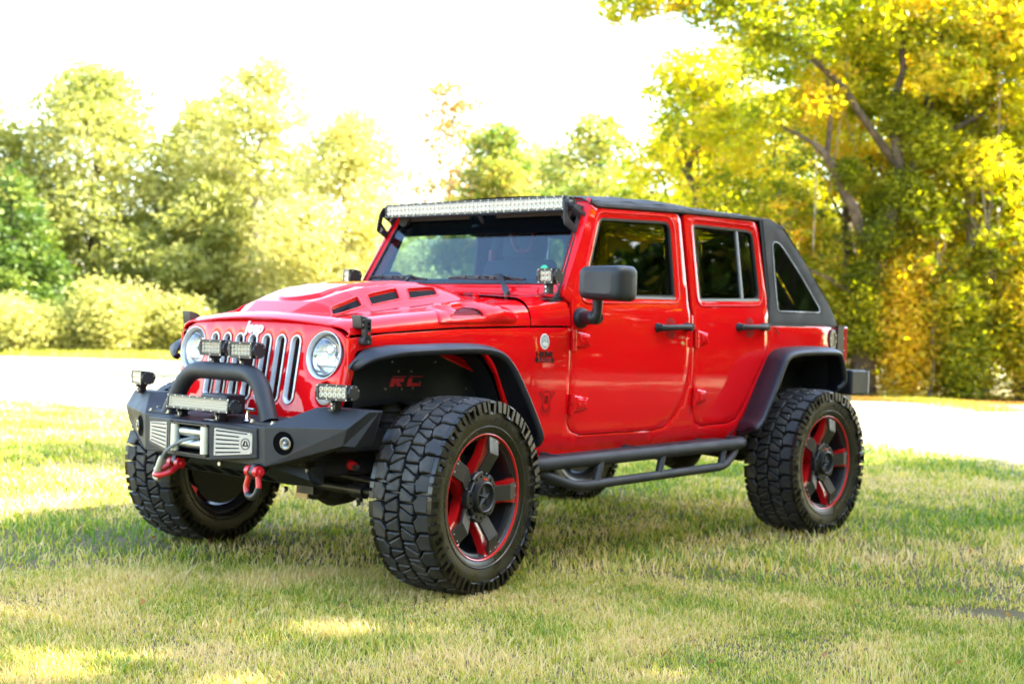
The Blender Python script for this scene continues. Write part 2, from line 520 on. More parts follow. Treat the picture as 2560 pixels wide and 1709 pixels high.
def make_door(s, outline, win, name, front):
    mb = MB()
    rr = [.04] + [0] * (len(outline) - 2) + [.05]
    if not front: rr = [.03] + [0] * (len(outline) - 2) + [.06]
    panel(mb, rnd(outline, rr), [win], side(s), step=.045, wall=.03)
    door = mb.build(name, 'paint', CAR, smooth=38)
    # raised pressing round the window
    mb = MB()
    o1 = offset(win if area(win) > 0 else win[::-1], -.028)
    mb.tube([side(s)(a, b, -.0005) for a, b in dens(o1, .05)], .0055, 8, closed=True)
    mb.build('window_pressing', 'paint', door, smooth=60)
    # rubber seal and pane
    w = win if area(win) > 0 else win[::-1]
    mb = MB()
    panel(mb, offset(w, -.004), [offset(w, .014)], side(s, -.004), step=.06, edge=.002, drop=.001)
    mb.build('window_seal', 'seal', door)
    mb = MB()
    panel(mb, offset(w, .006), [], side(s, -.016), step=.12, edge=.001, drop=.0002, wall=.004)
    mb.build('window_pane', 'tint' if s > 0 else 'tintp', door)
    # bright strip under the window
    lo = [(-1.03, 1.318), (-1.80, 1.336)] if front else [(-2.04, 1.336), (-2.645, 1.358)]
    mb = MB()
    (x0, z0), (x1, z1) = lo
    mb.prism([(x0, z0 - .004), (x0, z0 + .008), (x1, z1 + .008), (x1, z1 - .004)], side(s, .001), 0, .012)
    mb.build('window_strip', 'trimgrey', door, smooth=0)
    if not front:
        mb = MB()
        mb.prism([(-2.440, 1.76), (-2.454, 1.76), (-2.482, 1.358), (-2.462, 1.358)], side(s, -.006), 0, .012)
        mb.build('window_divider', 'trimgrey', door, smooth=0)
    # handle in a round dish
    hx0, hx1, hz0, hz1 = (-1.615, -1.895, 1.178, 1.187) if front else (-2.392, -2.668, 1.197, 1.204)
    mb = MB()
    cx = hx0 + (hx1 - hx0) * .42
    fm = side(s)
    mb.prism([(cx + .052 * math.cos(t), (hz0 + hz1) / 2 - .004 + .058 * math.sin(t)) for t in np.linspace(0, 2 * PI, 32)[:-1]], fm, -.0012, .004, inset=.006, dz=.001)
    mb.build('handle_dish', 'shadedred', door, smooth=60)
    mb = MB()
    mb.tube([fm(hx0, hz0, .0), fm(hx0 - .004, hz0, -.028), fm(hx0 - .03, hz0, -.038), fm(hx1 + .06, hz1, -.038), fm(hx1 + .03, hz1, -.034)], [.020, .020, .0155, .0155, .018], 16)
    mb.cyl(fm(hx1 + .022, hz1, 0), fm(hx1 + .022, hz1, -.045), .025, .022, 24)
    mb.cyl(fm(hx1 + .022, hz1, -.045), fm(hx1 + .022, hz1, -.052), .012, .012, 16)
    mb.cyl(fm(hx0, hz0, 0), fm(hx0, hz0, -.012), .027, .024, 24)
    mb.build('door_handle', 'plastic', door, smooth=50, bevel=.002)
    if front:
        mb = MB()
        mb.cyl(fm(-1.842, 1.098, 0), fm(-1.842, 1.098, -.005), .012, .010, 20)
        mb.build('door_lock', 'lock', door, smooth=40)
    # two exposed hinges
    hx = -.903 if front else -1.953
    for zc in ((1.103, .788) if front else (1.128, .808)):
        mb = MB()
        w_ = .135 if front else .118
        pl = [(hx + .006 - .02, zc + .044), (hx - .02, zc - .044), (hx - w_, zc - .026), (hx - w_, zc + .030)]
        pl = rnd([(hx - .012, zc + .044), (hx - w_, zc + .028), (hx - w_, zc - .026), (hx - .012, zc - .042)], .008, 3)
        mb.prism(pl, fm, -.014, .0, inset=.007, dz=.006)
        pl = rnd([(hx - .045, zc + .026), (hx - w_ + .014, zc + .016), (hx - w_ + .014, zc - .015), (hx - .045, zc - .024)], .006, 3)
        mb.prism(pl, fm, -.019, -.012, inset=.003, dz=.003)
        mb.cyl(fm(hx - .004, zc - .052, -.012), fm(hx - .004, zc - .003, -.012), .0135, .0135, 16)
        mb.cyl(fm(hx - .004, zc + .001, -.012), fm(hx - .004, zc + .048, -.012), .0135, .0135, 16)
        for dx in (-.055, -.098 if front else -.09):
            mb.cyl(fm(hx + dx, zc, -.018), fm(hx + dx, zc, -.0225), .0048, .0048, 10, mi=1)
        mb.build('hinge', ['paint', 'redpart'], door, smooth=40, bevel=.0015)
    return door
M['shadedred'] = pbr('shaded_red_paint', (0.34, 0.004, 0.006), 0.6, 0, 0, spec=0.1)  # body red darkened to stand in for shade in the recesses
DOORS = {}
for s in (1, -1):
    DOORS[s] = make_door(s, F_DOOR, F_WIN, 'front_door', True)
    make_door(s, R_DOOR, R_WIN, 'rear_door', False)

# rocker seams and pinch flange
for s in (1, -1):
    for xa, xb in ((-1.115, -1.075), (-1.66, -1.615), (-2.17, -2.145)):
        mb = MB()
        mb.prism([(xa, .633), (xa - .0025, .633), (xb - .0025, .56), (xb, .56)], side(s, .0006), 0, .003)
        mb.build('rocker_seam', 'gap', CAR, smooth=0)
    mb = MB()
    mb.box((-1.48, s * .745, .520), (1.86, .008, .05))
    for k in range(9):
        mb.box((-.66 - k * .205, s * .750, .515), (.02, .004, .02))
    mb.build('rocker_flange', 'paint', CAR, smooth=0)

# ------------------------------------------------------------------ bonnet and cowl
def zt(x): return 1.187 + (.40 - x) * .128
ZC = [(-.56, 0), (-.45, 1.350), (-.3, 1.352), (-.15, 1.342), (0, 1.322), (.1, 1.298), (.26, 1.245), (.345, 1.195), (.40, 1.15)]
W1 = [(-.6, .31), (-.1, .29), (.2, .235), (.354, .164)]
W2 = [(-.6, .49), (.1, .45), (.25, .40), (.34, .20), (.36, .168)]
VENTS = [[(.248, .318), (.082, .318), (.112, .392), (.288, .392)], [(.040, .327), (-.148, .327), (-.112, .402), (.072, .402)], [(-.200, .337), (-.390, .337), (-.346, .412), (-.158, .412)]]
def geom(x, extra=0.0):
    zs = zseam(x) + .004
    ys = S(zs, x)
    y0 = ys - .135
    return zs, ys, y0
def hood_z(x, y):
    a = abs(y)
    zs, ys, y0 = geom(x)
    cr = .02 + .008 * x
    z = zt(x) - cr * (min(a, y0) / .476) ** 2
    if x > .345: z -= .016 * ((x - .345) / .08) ** 2
    if a <= y0 + 1e-6 or True:
        w1, w2 = lerpt(W1, x), lerpt(W2, x)
        zc = lerpt(ZC[1:], x)
        k = 1 - sstep(0, 1, (a - w1) / (w2 - w1))
        k = 1 - min(1, max(0, (a - w1) / (w2 - w1)))
        k = k * .75 + .25 * k * k * (3 - 2 * k)
        if x < -.45: k *= 1 - sstep(-.45, -.56, x)
        add = max(0, zc - z) * k
        # raised U on the plateau
        xt = .255 - (a / .17) ** 2 * .09
        u = sstep(0, .014, xt - x) * (1 - sstep(.150, .164, a))
        if x > -.5: z += add + .013 * u * (k > .5)
        else: z += add
    return z
def hood_mesh(x0, x1, nx, ny, mb, vents=True, cowl=False):
    xs = np.linspace(x0, x1, nx)
    rows = []
    N = 2.3
    for x in xs:
        zs, ys, y0 = geom(x)
        row = []
        for i in range(ny + 1):
            y = y0 * i / ny
            z = (zt(x) - (.02 + .008 * x) * (y / .476) ** 2) if cowl else hood_z(x, y)
            if cowl: z = zt(x) - .008 * (y / .476) ** 2 + .0
            if vents:
                for q in VENTS:
                    qq = q
                    # signed distance to convex quad
                    dmin = 9
                    for k in range(4):
                        a, b = qq[k], qq[(k + 1) % 4]
                        ex, ey = b[0] - a[0], b[1] - a[1]
                        L = math.hypot(ex, ey)
                        dmin = min(dmin, -(ex * (y - a[1]) - ey * (x - a[0])) / L)
                    z -= .020 * sstep(-.002, .010, dmin)
            row.append((x, y, z))
        zb = row[-1][2]
        for i in range(1, 17):
            t = i / 16 * PI / 2
            y = y0 + (ys - y0) * math.sin(t) ** (2 / N)
            z = zs + (zb - zs) * math.cos(t) ** (2 / N)
            row.append((x, y, z))
        full = [(a, -b, c) for a, b, c in row[::-1][:-1]] + row
        rows.append(full)
    # rolled lips back down
    def lip(row, dx, dz):
        return [(a + dx, b * .997, c - dz) for a, b, c in row]
    if not cowl:
        rows = [[(a - .11 * b * b * sstep(.05, .42, a), b, c) for a, b, c in r] for r in rows]
        rows = [lip(rows[0], -.006, .012), lip(rows[0], .002, .005)] + rows
    rows = rows + [lip(rows[-1], .0, .018)]
    m = len(rows[0])
    vs = [p for r in rows for p in r]
    fs = []
    for j in range(len(rows) - 1):
        for i in range(m - 1):
            fs.append((j * m + i, (j + 1) * m + i, (j + 1) * m + i + 1, j * m + i + 1))
    o = len(vs)
    # side hems
    for e in (0, m - 1):
        b = len(vs)
        for r in rows: vs.append((r[e][0], r[e][1] * .975, r[e][2] - .001))
        for j in range(len(rows) - 1):
            fs.append((j * m + e, (j + 1) * m + e, b + j + 1, b + j))
    mb.add(vs, fs)
mb = MB(); hood_mesh(.425, -.597, 360, 175, mb)
HOOD = mb.build('bonnet', 'paint', CAR, smooth=28)
mb = MB(); hood_mesh(-.603, -.893, 30, 12, mb, vents=False, cowl=True)
COWL = mb.build('cowl', 'paint', CAR, smooth=35)
M['dishdark'] = pbr('dark_red_slot', (0.10, 0.002, 0.004), 0.5)
# mesh inserts of the bonnet vents
def honey(mb, quad, fm, cell=.011, t=.0022):
    """hexagon net clipped to a convex quad (a,b) mapped by fm"""
    cx = [p[0] for p in quad]; cy = [p[1] for p in quad]
    if area(quad) < 0: quad = quad[::-1]
    dy = cell * .866
    j = 0; y = min(cy)
    while y < max(cy) + dy:
        x = min(cx) + (cell / 2 if j % 2 else 0)
        while x < max(cx) + cell:
            if inpoly((x, y), quad):
                ro, ri = cell * .577, cell * .577 - t
                vs = []
                for k in range(6):
                    a = PI / 6 + k * PI / 3
                    vs.append(fm(x + ro * math.cos(a), y + ro * math.sin(a), 0))
                for k in range(6):
                    a = PI / 6 + k * PI / 3
                    vs.append(fm(x + ri * math.cos(a), y + ri * math.sin(a), -.001))
                mb.add(vs, [(k, (k + 1) % 6, 6 + (k + 1) % 6, 6 + k) for k in range(6)])
            x += cell
        y += dy; j += 1
for s in (1, -1):
    for q in VENTS:
        qq = [(a, b) for a, b in q]
        c = (sum(a for a, _ in qq) / 4, sum(b for _, b in qq) / 4)
        q2 = [(c[0] + (a - c[0]) * .92, c[1] + (b - c[1]) * .82) for a, b in qq]
        mb = MB()
        f0 = lambda a, b, d: (a, s * b, hood_z(a, b) - .0140 - d)
        mb.prism(q2, f0, 0, .002, mi=0)
        vent = mb.build('bonnet_vent', 'gap', CAR, smooth=0)
        c5 = rnd([(c[0] + (a - c[0]) * .985, c[1] + (b - c[1]) * .96) for a, b in qq], .012, 4)
        mb = MB(); mb.tube([(a, s * b, hood_z(a, b) - .0022) for a, b in dens(c5, .012)], .0052, 8, closed=True)
        vf = mb.build('vent_frame', 'paint', HOOD, smooth=60)
        vent.parent = HOOD
        mb = MB()
        honey(mb, q2, lambda a, b, d: (a, s * b, hood_z(a, b) - .0105 + d), .0105, .0018)
        mb.build('vent_mesh', 'net', HOOD, smooth=0)
    for xa, xb, ya in ((.315, .185, .437), (.125, -.045, .455), (-.105, -.255, .468)):
        mb = MB()
        n = 16
        for i in range(n):
            x = xa + (xb - xa) * (i + .5) / n
            z = hood_z(x, ya)
            mb.box((x, s * ya, z + .0004), (.0048, .020 - .008 * i / n, .0020))
        mb.build('vent_slots', 'dishdark', HOOD, smooth=0)

# blister vents low on the rear of the bonnet
def hside(z, x):
    zs, ys, y0 = geom(x)
    zb = hood_z(x, y0)
    k = min(1, max(0, (z - zs) / (zb - zs)))
    return y0 + (ys - y0) * (1 - k ** 2.3) ** (1 / 2.3)
for s in (1, -1):
    def bl(a, b, d, s=s):
        dome = .022 * math.exp(-((a + .40) / .060) ** 2 - ((b - 1.222) / .034) ** 2)
        tilt = .010 + .016 * sstep(1.17, 1.26, b)
        return (a, s * (hside(min(b, 1.268), a) + tilt + dome - d), b)
    out = rnd([(-.065, 1.160), (-.505, 1.178), (-.52, 1.205), (-.44, 1.268), (-.33, 1.272), (-.13, 1.238), (-.075, 1.195)], [.02, .02, .03, .06, .06, .05, .03])
    hole = rnd([(-.135, 1.190), (-.325, 1.203), (-.312, 1.236), (-.27, 1.243), (-.19, 1.224)], [.008, .008, .015, .03, .03])
    mb = MB()
    panel(mb, out, [hole], bl, step=.02, edge=.007, drop=.006, wall=.04)
    b = mb.build('bonnet_scoop', 'paint', CAR, smooth=45); b.parent = HOOD
    mb = MB()
    panel(mb, offset(hole if area(hole) > 0 else hole[::-1], -.004), [], lambda a, b, d: bl(a, b, d + .018), step=.04, edge=.001, drop=.0, wall=.002)
    mb.build('scoop_backing', 'gap', HOOD, smooth=0)
    mb = MB(); honey(mb, hole, lambda a, b, d: bl(a, b, .015 + d), .0105, .0018)
    mb.build('scoop_mesh', 'net', HOOD, smooth=0)

# hood latches
for s in (1, -1):
    mb = MB()
    def lf(x, z, d): return (x, s * (hside(max(z, zseam(x) + .005), x) if z > zseam(x) else S(z, x)) - s * d, z)
    xo = .322
    y1 = S(1.1, xo)
    def L(x, z, d, y1=y1): return (x, s * (y1 - .05 * max(0, z - 1.13) - d), z)
    mb.prism(rnd([(xo + .034, 1.128), (xo - .022, 1.124), (xo - .022, 1.172), (xo + .040, 1.188)], .008, 3), L, -.030, .03, inset=.004, dz=.004)
    mb.prism(rnd([(xo + .018, 1.085), (xo - .014, 1.085), (xo - .016, 1.172), (xo + .022, 1.172)], .006, 3), L, -.038, -.01, inset=.003, dz=.003)
    mb.prism(rnd([(xo + .028, 1.058), (xo - .026, 1.058), (xo - .024, 1.094), (xo + .026, 1.094)], .012, 4), L, -.034, .0, inset=.004, dz=.004)
    for zc, mi in ((1.150, 1), (1.130, 1), (1.108, 2)):
        mb.cyl(L(xo + .001, zc, -.0383), L(xo + .001, zc, -.0395), .0072, .0072, 14, mi=mi)
    mb.cyl(L(xo + .026, 1.168, -.028), L(xo + .026, 1.168, -.0325), .004, .004, 10, mi=3)
    mb.cyl(L(xo + .028, 1.145, -.028), L(xo + .028, 1.145, -.0325), .004, .004, 10, mi=3)
    mb.cyl(L(xo, 1.072, -.032), L(xo, 1.072, -.0365), .004, .004, 10, mi=3)
    lt = mb.build('bonnet_latch', ['plastic', 'gap', 'redpart', 'bolt'], CAR, smooth=35)

# ------------------------------------------------------------------ grille
def GX(y, z):
    x = .420 + (1.09 - z) * .155 - .085 * y * y
    a = abs(y)
    if a > .545: x -= ((a - .545) / .085) ** 2 * .035
    if z > 1.125: x -= ((z - 1.125) / .03) ** 2 * .006
    return x
def gm(y, z, d): return (GX(y, z) - d, y, z)
def stad(cy, z0, z1, hw, n=8):
    p = []
    for k in range(n + 1):
        a = PI * k / n; p.append((cy + hw * math.cos(a), z1 - hw + hw * math.sin(a)))
    for k in range(n + 1):
        a = PI + PI * k / n; p.append((cy + hw * math.cos(a), z0 + hw + hw * math.sin(a)))
    return p
def circ2(cy, cz, r, n=40): return [(cy + r * math.cos(2 * PI * k / n), cz + r * math.sin(2 * PI * k / n)) for k in range(n)]
go = [(0, 1.158), (.24, 1.153), (.42, 1.140), (.50, 1.130), (.56, 1.110), (.600, 1.078), (.614, 1.0), (.616, .93), (.610, .84), (.58, .75), (.54, .71), (.30, .695), (0, .69)]
go = go + [(-a, b) for a, b in go[::-1][1:-1]]
SL = [(-.3 + .1 * k) for k in range(7)]
HLC = (.483, 1.008)
holes = [stad(c, .788, 1.090, .031) for c in SL]
for s in (1, -1):
    holes.append(circ2(s * HLC[0], HLC[1], .104))
    holes.append(circ2(s * .520, .838, .056, 28))
mb = MB(); panel(mb, go, holes, gm, step=.035, edge=.0035, drop=.002, wall=.03)
GR = mb.build('grille_panel', 'paint', CAR, smooth=42)
for c in SL:
    o = stad(c, .786, 1.092, .033); 
    n = len(o)
    rings = [(-.002, .0035), (.002, .0065), (.0065, .0050), (.0105, -.009), (.0115, -.0125)]
    vs = []; 
    for ins, h in rings:
        q = offset(o, ins)
        vs += [gm(a, b, -h) for a, b in q]
    # shift the inner opening outwards: deeper wall on one side like a pressed surround
    fs = [(k * n + i, k * n + (i + 1) % n, (k + 1) * n + (i + 1) % n, (k + 1) * n + i) for k in range(len(rings) - 1) for i in range(n)]
    mb = MB(); mb.add(vs, fs)
    sl = mb.build('grille_surround', 'silver', GR, smooth=50)
    mb = MB()
    q = offset(o, .009)
    mb.prism(q, gm, .022, .027)
    mb.build('grille_backing', 'gap', GR, smooth=0)
    mb = MB(); honey(mb, q, lambda a, b, d: gm(a, b, .0125 + d), .0125, .0019)
    mb.build('grille_mesh', 'net', GR, smooth=0)
# weather strip on top of the grille
mb = MB()
mb.tube([(GX(y, 1.15) - .006, y, 1.1595 - .0205 * (y / .476) ** 2) for y in np.linspace(-.476, .476, 30)], .0062, 8)
mb.build('grille_seal', 'seal', GR, smooth=60)
# behind the grille
mb = MB(); mb.box((.33, 0, .93), (.02, 1.15, .40)); mb.build('radiator_shroud', 'gap', CAR, smooth=0)
# headlights
for s in (1, -1):
    cy, cz = s * HLC[0], HLC[1]
    cx = GX(cy, cz)
    ax = Vector((.985, s * .05, .15)).normalized()
    c = Vector((cx, cy, cz))
    mb = MB()
    mb.lathe([(.1065, -.001), (.1065, .004), (.1035, .005), (.099, .000), (.0915, -.030), (.090, -.034)], c, ax, 48)
    bz = mb.build('headlight', 'silver', CAR, smooth=60)
    mb = MB()
    # black inner ring with ears
    mb.lathe([(.0925, -.034), (.0925, -.014), (.0895, -.010), (.0865, -.010)], c, ax, 40)
    mb.build('headlight_rim', 'black', bz, smooth=50)
    mb = MB()
    mb.lathe([(.089, -.020), (.083, -.030), (.050, -.065), (.0, -.075)], c, ax, 40)
    mb.build('headlight_reflector', 'chrome', bz, smooth=60)
    u = Vector((0, 1, 0)); u = (u - ax * u.dot(ax)).normalized(); w = ax.cross(u) 
    if w.z < 0: w = -w
    P = lambda a, b, h: c + u * a + w * b + ax * h
    mb = MB()
    mb.prism(rnd([(-.070, -.042), (.070, -.042), (.072, -.022), (-.072, -.022)], .006, 3), P, -.030, -.06)
    mb.prism(rnd([(-.055, -.075), (.055, -.075), (.062, -.045), (-.062, -.045)], .01, 3), P, -.045, -.06)
    mb.build('headlight_divider', 'silver', bz, smooth=30)
    mb = MB()
    mb.lathe([(.030, -.040), (.026, -.028), (.014, -.022), (0, -.021)], P(0, .028, 0), ax, 24)
    mb.build('headlight_projector', 'chrome', bz, smooth=60)
    mb = MB()
    mb.lathe([(.088, -.012), (.080, -.003), (.060, .005), (.030, .009), (0, .010)], c, ax, 40)
    mb.build('headlight_lens', 'hlens', bz, smooth=80)
    # turn signal
    cy, cz = s * .520, .838
    c2 = Vector((GX(cy, cz), cy, cz)); ax2 = Vector((.96, s * .2, .12)).normalized()
    mb = MB(); mb.lathe([(.056, -.022), (.0, -.022)], c2, ax2, 28)
    ts = mb.build('turn_signal', 'shadedred', CAR, smooth=40)
    mb = MB(); mb.lathe([(.045, -.021), (.045, -.002), (.040, .004), (.0, .008)], c2, ax2, 28)
    mb.build('signal_lens', 'amber', ts, smooth=60)
# emblem on the grille
text_mesh('Jeep', .072, .0035, 'white', 'grille_emblem', GR, lambda x, y, z: (GX(x, 1.119 + y) + .004 + z, x - .004, 1.117 + y), bold=.0026, shear=.22, space=1.04)
# ------------------------------------------------------------------ windscreen
fo = rnd([(-.764, 1.318), (.764, 1.318), (.757, 1.40), (.716, 1.828), (-.716, 1.828), (-.757, 1.40)], [.01, .01, .02, .05, .05, .02])
gl = rnd([(-.707, 1.378), (.707, 1.378), (.656, 1.765), (-.656, 1.765)], [.03, .03, .05, .05])
mb = MB(); panel(mb, fo, [gl], wmap, step=.07, edge=.012, drop=.008, wall=.075)
WS = mb.build('windscreen_frame', 'paint', CAR, smooth=45)
mb = MB(); panel(mb, gl, [offset(gl, .008)], lambda a, b, d: wmap(a, b, d + .004), step=.2, edge=.001, drop=.0, wall=.006)
mb.build('windscreen_seal', 'seal', WS)
mb = MB(); mb.prism(offset(gl, .004), wmap, .010, .015)
mb.build('windscreen_glass', 'wind', WS, smooth=0)
mb = MB()
mb.prism([(-.70, 1.380), (.70, 1.380), (.697, 1.412), (-.697, 1.412)], wmap, .0165, .018)
mb.prism([(-.672, 1.655), (.672, 1.655), (.656, 1.764), (-.656, 1.764)], wmap, .0165, .018)  # top band stands in for bar shade, visors and dark headliner
for s in (1, -1):
    mb.prism([(s * .702, 1.412), (s * .690, 1.412), (s * .664, 1.655), (s * .672, 1.655)], wmap, .0165, .018)
mb.build('windscreen_frit_and_shade', 'gap', WS, smooth=0)
mb = MB(); mb.cyl(wmap(.575, 1.452, -.0005), wmap(.575, 1.452, .009), .024, .024, 28)
mb.build('round_sticker', 'green', WS, smooth=0)
# raised panel line below the glass
mb = MB()
mb.prism([(-.60, 1.328), (.60, 1.328), (.60, 1.356), (-.60, 1.356)], wmap, -.006, .0, inset=.003, dz=.003)
mb.build('windscreen_hinge_panel', 'paint', WS, smooth=0)
# wipers
def wiper(pivot, elbow, b0, b1):
    mb = MB()
    pv, el, a, b = Vector(pivot), Vector(elbow), Vector(b0), Vector(b1)
    ctr = (a + b) / 2
    d1 = (el - pv)
    mb.cyl(pv - Vector((0, 0, .035)), pv + Vector((0, 0, .006)), .016, .013, 16)
    def bar(p, q, w0, w1, h):
        d = (q - p).normalized(); up = Vector((.6, 0, .8)); sd_ = d.cross(up).normalized(); up2 = sd_.cross(d)
        vs = [p + sd_ * w0 - up2 * h, p - sd_ * w0 - up2 * h, p - sd_ * w0 + up2 * h, p + sd_ * w0 + up2 * h, q + sd_ * w1 - up2 * h, q - sd_ * w1 - up2 * h, q - sd_ * w1 + up2 * h, q + sd_ * w1 + up2 * h]
        mb.add(vs, [(0, 1, 2, 3), (7, 6, 5, 4), (0, 4, 5, 1), (1, 5, 6, 2), (2, 6, 7, 3), (3, 7, 4, 0)])
    m = pv + d1 * .28
    bar(pv, m, .014, .016, .008); bar(m, el, .013, .008, .005)
    bar(el, ctr + Vector((.012, 0, .012)), .007, .005, .004)
    arm = mb.build('wiper_arm', 'black', CAR, smooth=0, bevel=.001)
    mb = MB()
    n = 14
    pts = []
    for i in range(n + 1):
        t = i / n; p = a.lerp(b, t)
        pts.append(p + Vector((.010, 0, .012)) * (4 * t * (1 - t)) + Vector((.005, 0, .006)))
    mb.tube(pts, .0045, 6)
    mb.tube([a.lerp(b, i / n) + Vector((.002, 0, .003)) for i in range(n + 1)], .006, 6)
    for t in (.22, .4, .6, .78):
        p = a.lerp(b, t) + Vector((.012, 0, .014)); mb.box(p, (.012, .03, .012))
    o = mb.build('wiper_blade', 'black', arm, smooth=0)
def wz(y, z, h=.02): return wmap(y, z, -h)
wiper((-.655, .575, 1.318), wz(.335, 1.405, .035), wz(-.035, 1.392), wz(.505, 1.384))
wiper((-.69, -.235, 1.345), wz(-.325, 1.405, .03), wz(-.66, 1.395), wz(-.20, 1.385))
# washer jets / hinges on the cowl
for y in (.30, .47, -.30, -.47):
    mb = MB()
    mb.cyl((-.56, y, hood_z(-.56, abs(y)) + .008), (-.53, y, hood_z(-.53, abs(y)) + .012), .008, .006, 10)
    mb.box((-.585, y, zt(-.585) + .004), (.07, .035, .008))
    mb.build('washer_jet', 'paint', CAR, smooth=30)
mb = MB(); mb.tube([(-.69, -.70, 1.28), (-.692, -.70, 1.345)], .006, 8); mb.tube([(-.692, -.70, 1.34), (-.69, -.70, 1.435)], .0022, 6)
mb.build('antenna', 'black', CAR)

# ------------------------------------------------------------------ soft top
ROOF = [(-1.10, 1.826), (-1.16, 1.834), (-1.40, 1.852), (-1.62, 1.858), (-1.80, 1.868), (-1.88, 1.868), (-1.96, 1.860), (-2.3, 1.858), (-2.62, 1.862), (-2.70, 1.862), (-2.80, 1.845), (-2.94, 1.806)]
def roof_mesh():
    mb = MB()
    xs = [-1.10 - i * (1.84 / 60) for i in range(61)]
    rows = []
    for x in xs:
        z = lerpt([(a, b) for a, b in ROOF[::-1]], x)
        ye = .705 if x > -2.7 else .705
        row = []
        for i in range(33):
            t = -1 + 2 * i / 32
            a = abs(t)
            cr = .030 * (1 - a ** 2) - .020 * max(0, (a - .9) / .1) ** 2
            sag = -.004 * math.sin(x * 9) * (1 - a ** 4) + .003 * math.sin(x * 23 + t * 3)
            row.append((x, ye * t, z + cr + sag - .006))
        rows.append(row)
    vs = [p for r in rows for p in r]; m = 33
    mb.add(vs, [(j * m + i, j * m + i + 1, (j + 1) * m + i + 1, (j + 1) * m + i) for j in range(len(rows) - 1) for i in range(m - 1)])
    # side valance, in three levels
    for s in (1, -1):
        vs = []
        k = 61
        for x in xs:
            zt_ = lerpt(ROOF[::-1], x) - .026
            zl = lerpt([(-2.95, 1.79), (-2.70, 1.824), (-1.90, 1.806), (-1.142, 1.776), (-1.08, 1.80)], x)
            wob = .0025 * math.sin(x * 31) + .002 * math.sin(x * 57)
            vs += [(x, s * .7045, zt_), (x, s * (.716 + wob), zt_ - .012), (x, s * (.7215 + wob), zl + .022), (x, s * .7255, zl + .020), (x, s * .7275, zl + .006), (x, s * .712, zl - .002)]
        mb.add(vs, [(j * 6 + i, j * 6 + i + 1, (j + 1) * 6 + i + 1, (j + 1) * 6 + i) for j in range(k - 1) for i in range(5)])
    return mb
SOFT = roof_mesh().build('soft_top', 'canvas', CAR, smooth=40)
def slant(x):   # height of the sloping rear edge
    return lerpt([(-3.60, 1.235), (-2.94, 1.806)], x)
for s in (1, -1):
    def q(a, b, d, s=s):
        y = .727 + (1.80 - b) * .085 + .006 * math.sin(a * 11 + b * 7) * .5
        if a < -3.3: y -= .45 * (a + 3.3) ** 2
        return (a, s * (y - d), b)
    op = rnd([(-2.668, 1.845), (-2.80, 1.846), (-2.935, 1.800), (-3.605, 1.240), (-3.60, 1.222), (-2.716, 1.212), (-2.735, 1.355)], [.02, .05, .03, .01, .01, .02, .05])
    hp = rnd([(-2.800, 1.712), (-2.875, 1.712), (-2.935, 1.675), (-3.325, 1.335), (-3.325, 1.306), (-2.832, 1.300)], [.04, .03, .05, .05, .03, .03])
    mb = MB(); panel(mb, op, [hp], q, step=.06, edge=.004, drop=.002, wall=.006)
    sp = mb.build('soft_top_quarter', 'canvas', SOFT, smooth=60)
    mb = MB(); panel(mb, offset(hp if area(hp) > 0 else hp[::-1], -.002), [], lambda a, b, d: q(a, b, d + .004), step=.06, edge=.001, drop=0, wall=.002)
    mb.build('quarter_window', 'vinyl', sp if False else SOFT, smooth=60)
    mb = MB(); mb.tube([q(a, b, -.001) for a, b in dens(hp, .04)], .004, 6, closed=True)
    mb.build('quarter_piping', 'trimgrey', SOFT, smooth=60)
    mb = MB(); mb.tube([q(-2.705, 1.214, -.002), q(-3.1, 1.217, -.002), q(-3.595, 1.222, -.002)], .005, 6)
    mb.tube([q(-2.690, 1.83, -.003), q(-2.745, 1.40, -.003), q(-2.722, 1.22, -.003)], .004, 6)
    mb.build('quarter_rail', 'seal', SOFT, smooth=60)
    mb = MB(); mb.tube([q(-2.77, 1.205, -.012), q(-2.79, 1.18, -.016), q(-2.80, 1.165, -.014)], .004, 6)
    mb.build('zip_pull', 'black', SOFT, smooth=60)
# sloping back
mb = MB()
rows = []
for i in range(16):
    t = i / 15; x = -2.94 - .665 * t; z = 1.806 - .570 * t
    y = .727 + (1.80 - z) * .085 - (.45 * (x + 3.3) ** 2 if x < -3.3 else 0)
    rows.append([(x, y * (-1 + 2 * j / 12), z + .012 * (1 - (-1 + 2 * j / 12) ** 2)) for j in range(13)])
mb.add([p for r in rows for p in r], [(j * 13 + i, j * 13 + i + 1, (j + 1) * 13 + i + 1, (j + 1) * 13 + i) for j in range(15) for i in range(12) if not (3 <= j <= 11 and 2 <= i <= 9)])
mb.build('soft_top_back', 'canvas', SOFT, smooth=60)
mb = MB()
mb.add([rows[j][i] for j in (3, 12) for i in (2, 10)], [(0, 1, 3, 2)])
mb.build('rear_window', 'tintp', SOFT, smooth=0)

# tail of the body
mb = MB()
mb.box((-3.585, 0, .90), (.03, 1.30, .62)); 
TG = mb.build('tailgate', 'paint', CAR, smooth=30, bevel=.01)
for s in (1, -1):
    mb = MB(); mb.box((-3.645, s * .69, 1.11), (.15, .125, .235))
    tl = mb.build('tail_lamp', 'redlens', CAR, smooth=30, bevel=.01)
    mb = MB()
    mb.box((-3.605, s * .757, 1.105), (.075, .016, .25))
    for z in (1.225, 1.15, 1.075, .995):
        mb.tube(fillet([(-3.60, s * .757, z), (-3.675, s * .757, z), (-3.675, s * .63, z)], .02), .0055, 8)
    mb.build('lamp_guard', 'black', tl, smooth=40)
